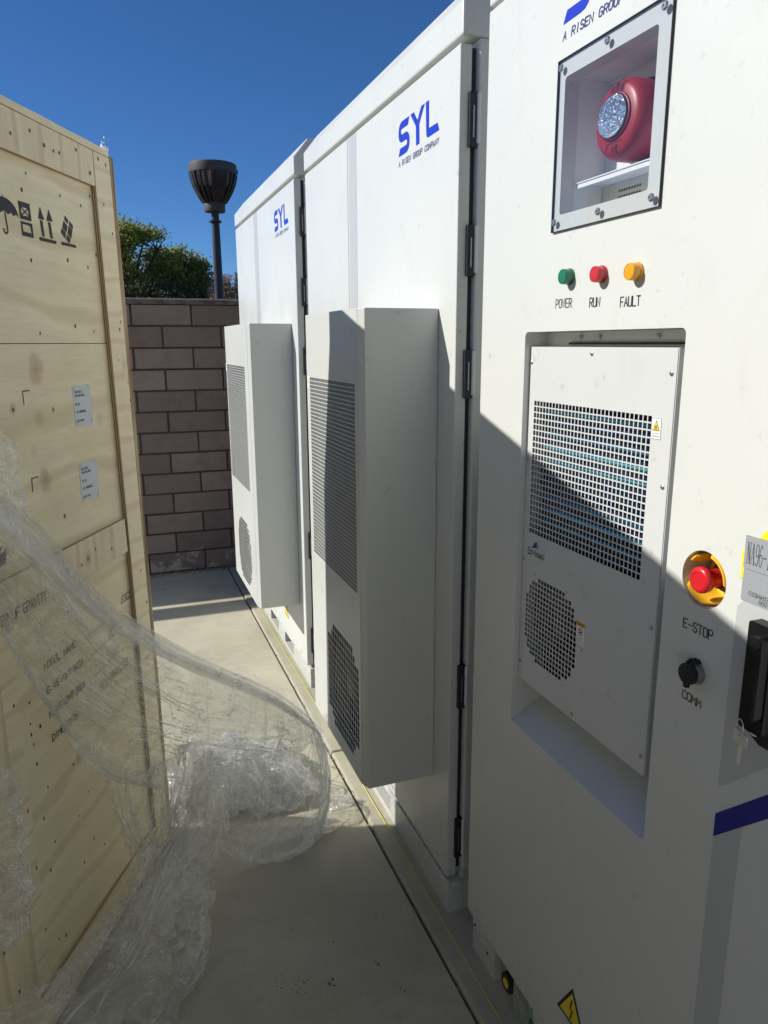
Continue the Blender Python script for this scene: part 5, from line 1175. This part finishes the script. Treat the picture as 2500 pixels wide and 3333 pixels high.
# upper left flap and low left bunch
flap = thing('plastic_sheet', 'small strip of clear film clinging to the crate above the big fold', 'plastic sheet', (-.2, 1.6, 0))
bm = nbm(); fsheet(bm, FILM['E'], 50, 60, .012, 6, 2, 12.2, crump=.006); clean(bm); build('strip', bm, FILM_M, flap, smooth=30)
bunch = thing('plastic_sheet', 'bunched clear film hanging low on the crate at the left edge', 'plastic sheet', (-.25, 1.5, 0))
bm = nbm(); fsheet(bm, FILM['G'], 60, 90, .03, 6, 3, 13.7, crump=.028); clean(bm); build('strip', bm, FILM_M, bunch, smooth=22)
# crumpled heap on the floor behind the bulge
heap = thing('plastic_heap', 'crumpled heap of clear plastic film glinting in the sun behind the crate corner', 'plastic film', (.36, 2.38, 0))
def dome(bm, cx, cy_, rx, ry, h, rot, n, seed, cr, amp):
    V = []; ca, sa = math.cos(rot), math.sin(rot); uvc = {}
    for j in range(n+1):
        row = []
        for i in range(n+1):
            a, b = i/n*2-1, j/n*2-1; r2 = math.hypot(a, b); k = max(0, 1-r2*r2*.75)
            x, y = a*rx, b*ry; q = Vector((a*2.2+seed, b*2.2, seed)); e = 1+.25*noise.noise(Vector((a*1.5, b*1.5, seed*2)))
            z = h*k*(.65+.9*noise.noise(q))+amp*(1-abs(noise.noise(Vector((a*2+seed, b*9, 2))))*3)
            p = Vector((cx+(x*ca-y*sa)*e, cy_+(x*sa+y*ca)*e, max(.008, z)))
            d, _ = noise.voronoi(p*15+Vector((seed, 0, 0))); d2, _ = noise.voronoi(p*38+Vector((0, seed, 0)))
            p += Vector((noise.noise(q*3), noise.noise(q*3+Vector((7, 7, 7))), 1)).normalized()*cr*((d[1]-d[0])-.25+.4*(d2[1]-d2[0]))
            p.z = max(.007, p.z); row.append(bm.verts.new(p)); uvc[row[-1]] = (a*.25+seed, b*.25)
        V.append(row)
    for j in range(n):
        for i in range(n):
            a, b = (i+.5)/n*2-1, (j+.5)/n*2-1
            if math.hypot(a, b) > 1.02+.22*noise.noise(Vector((math.atan2(b, a)*1.4, seed, 0))): continue
            q = (V[j][i], V[j][i+1], V[j+1][i+1], V[j+1][i])
            bm.faces.new((q[0], q[1], q[2])); bm.faces.new((q[0], q[2], q[3]))
    _uv(bm, uvc)
for k, a in enumerate(((.34, 2.58, .27, .20, .16, .3, 1.7), (.25, 2.55, .20, .17, .22, -.4, 5.1), (.44, 2.50, .20, .14, .12, -.5, 9.3), (.30, 2.50, .24, .13, .20, -.6, 12.9), (.47, 2.58, .15, .13, .10, 2.0, 15.1), (.18, 2.42, .10, .14, .34, .2, 21.4))):
    bm = nbm(); dome(bm, a[0], a[1], a[2], a[3], a[4], a[5], 90, a[6], .034, .012); clean(bm); build('crumpled_layer', bm, FILM_P, heap, smooth=18)
bm = nbm()
for k in range(26):
    x0, y0_ = .12+RP.uniform(0, .10), 2.40+RP.uniform(0, .22); x1, y1_ = .36+RP.uniform(0, .26), 2.34+RP.uniform(0, .34); h0 = RP.uniform(.16, .36); hm = RP.uniform(.12, .24)
    pleat(bm, [Vector((x0, y0_, h0)), Vector((x0*.6+x1*.4, y0_*.6+y1_*.4, hm+.03)), Vector((x0*.25+x1*.75, y0_*.25+y1_*.75, hm*.8)), Vector((x1, y1_, .03))], .0020, .0060, k+140, 0)
build('heap_folds', bm, FILM_F, heap, smooth=25)
scrap = thing('plastic_scrap', 'thin flat scrap of clear film lying across the joint beside the balloon of wrap', 'plastic film', (.62, 2.27, 0))
bm = nbm(); fsheet(bm, FILM['F'], 50, 60, .02, 4, 5, 19.1, crump=.018); clean(bm)
fsheet(bm, [[(q[0]-.05, q[1]-.02, q[2]*.6) for q in r] for r in FILM['F'][1:]], 40, 40, .015, 4, 5, 29.1, crump=.014); clean(bm); build('scrap', bm, FILM_M, scrap, smooth=24)
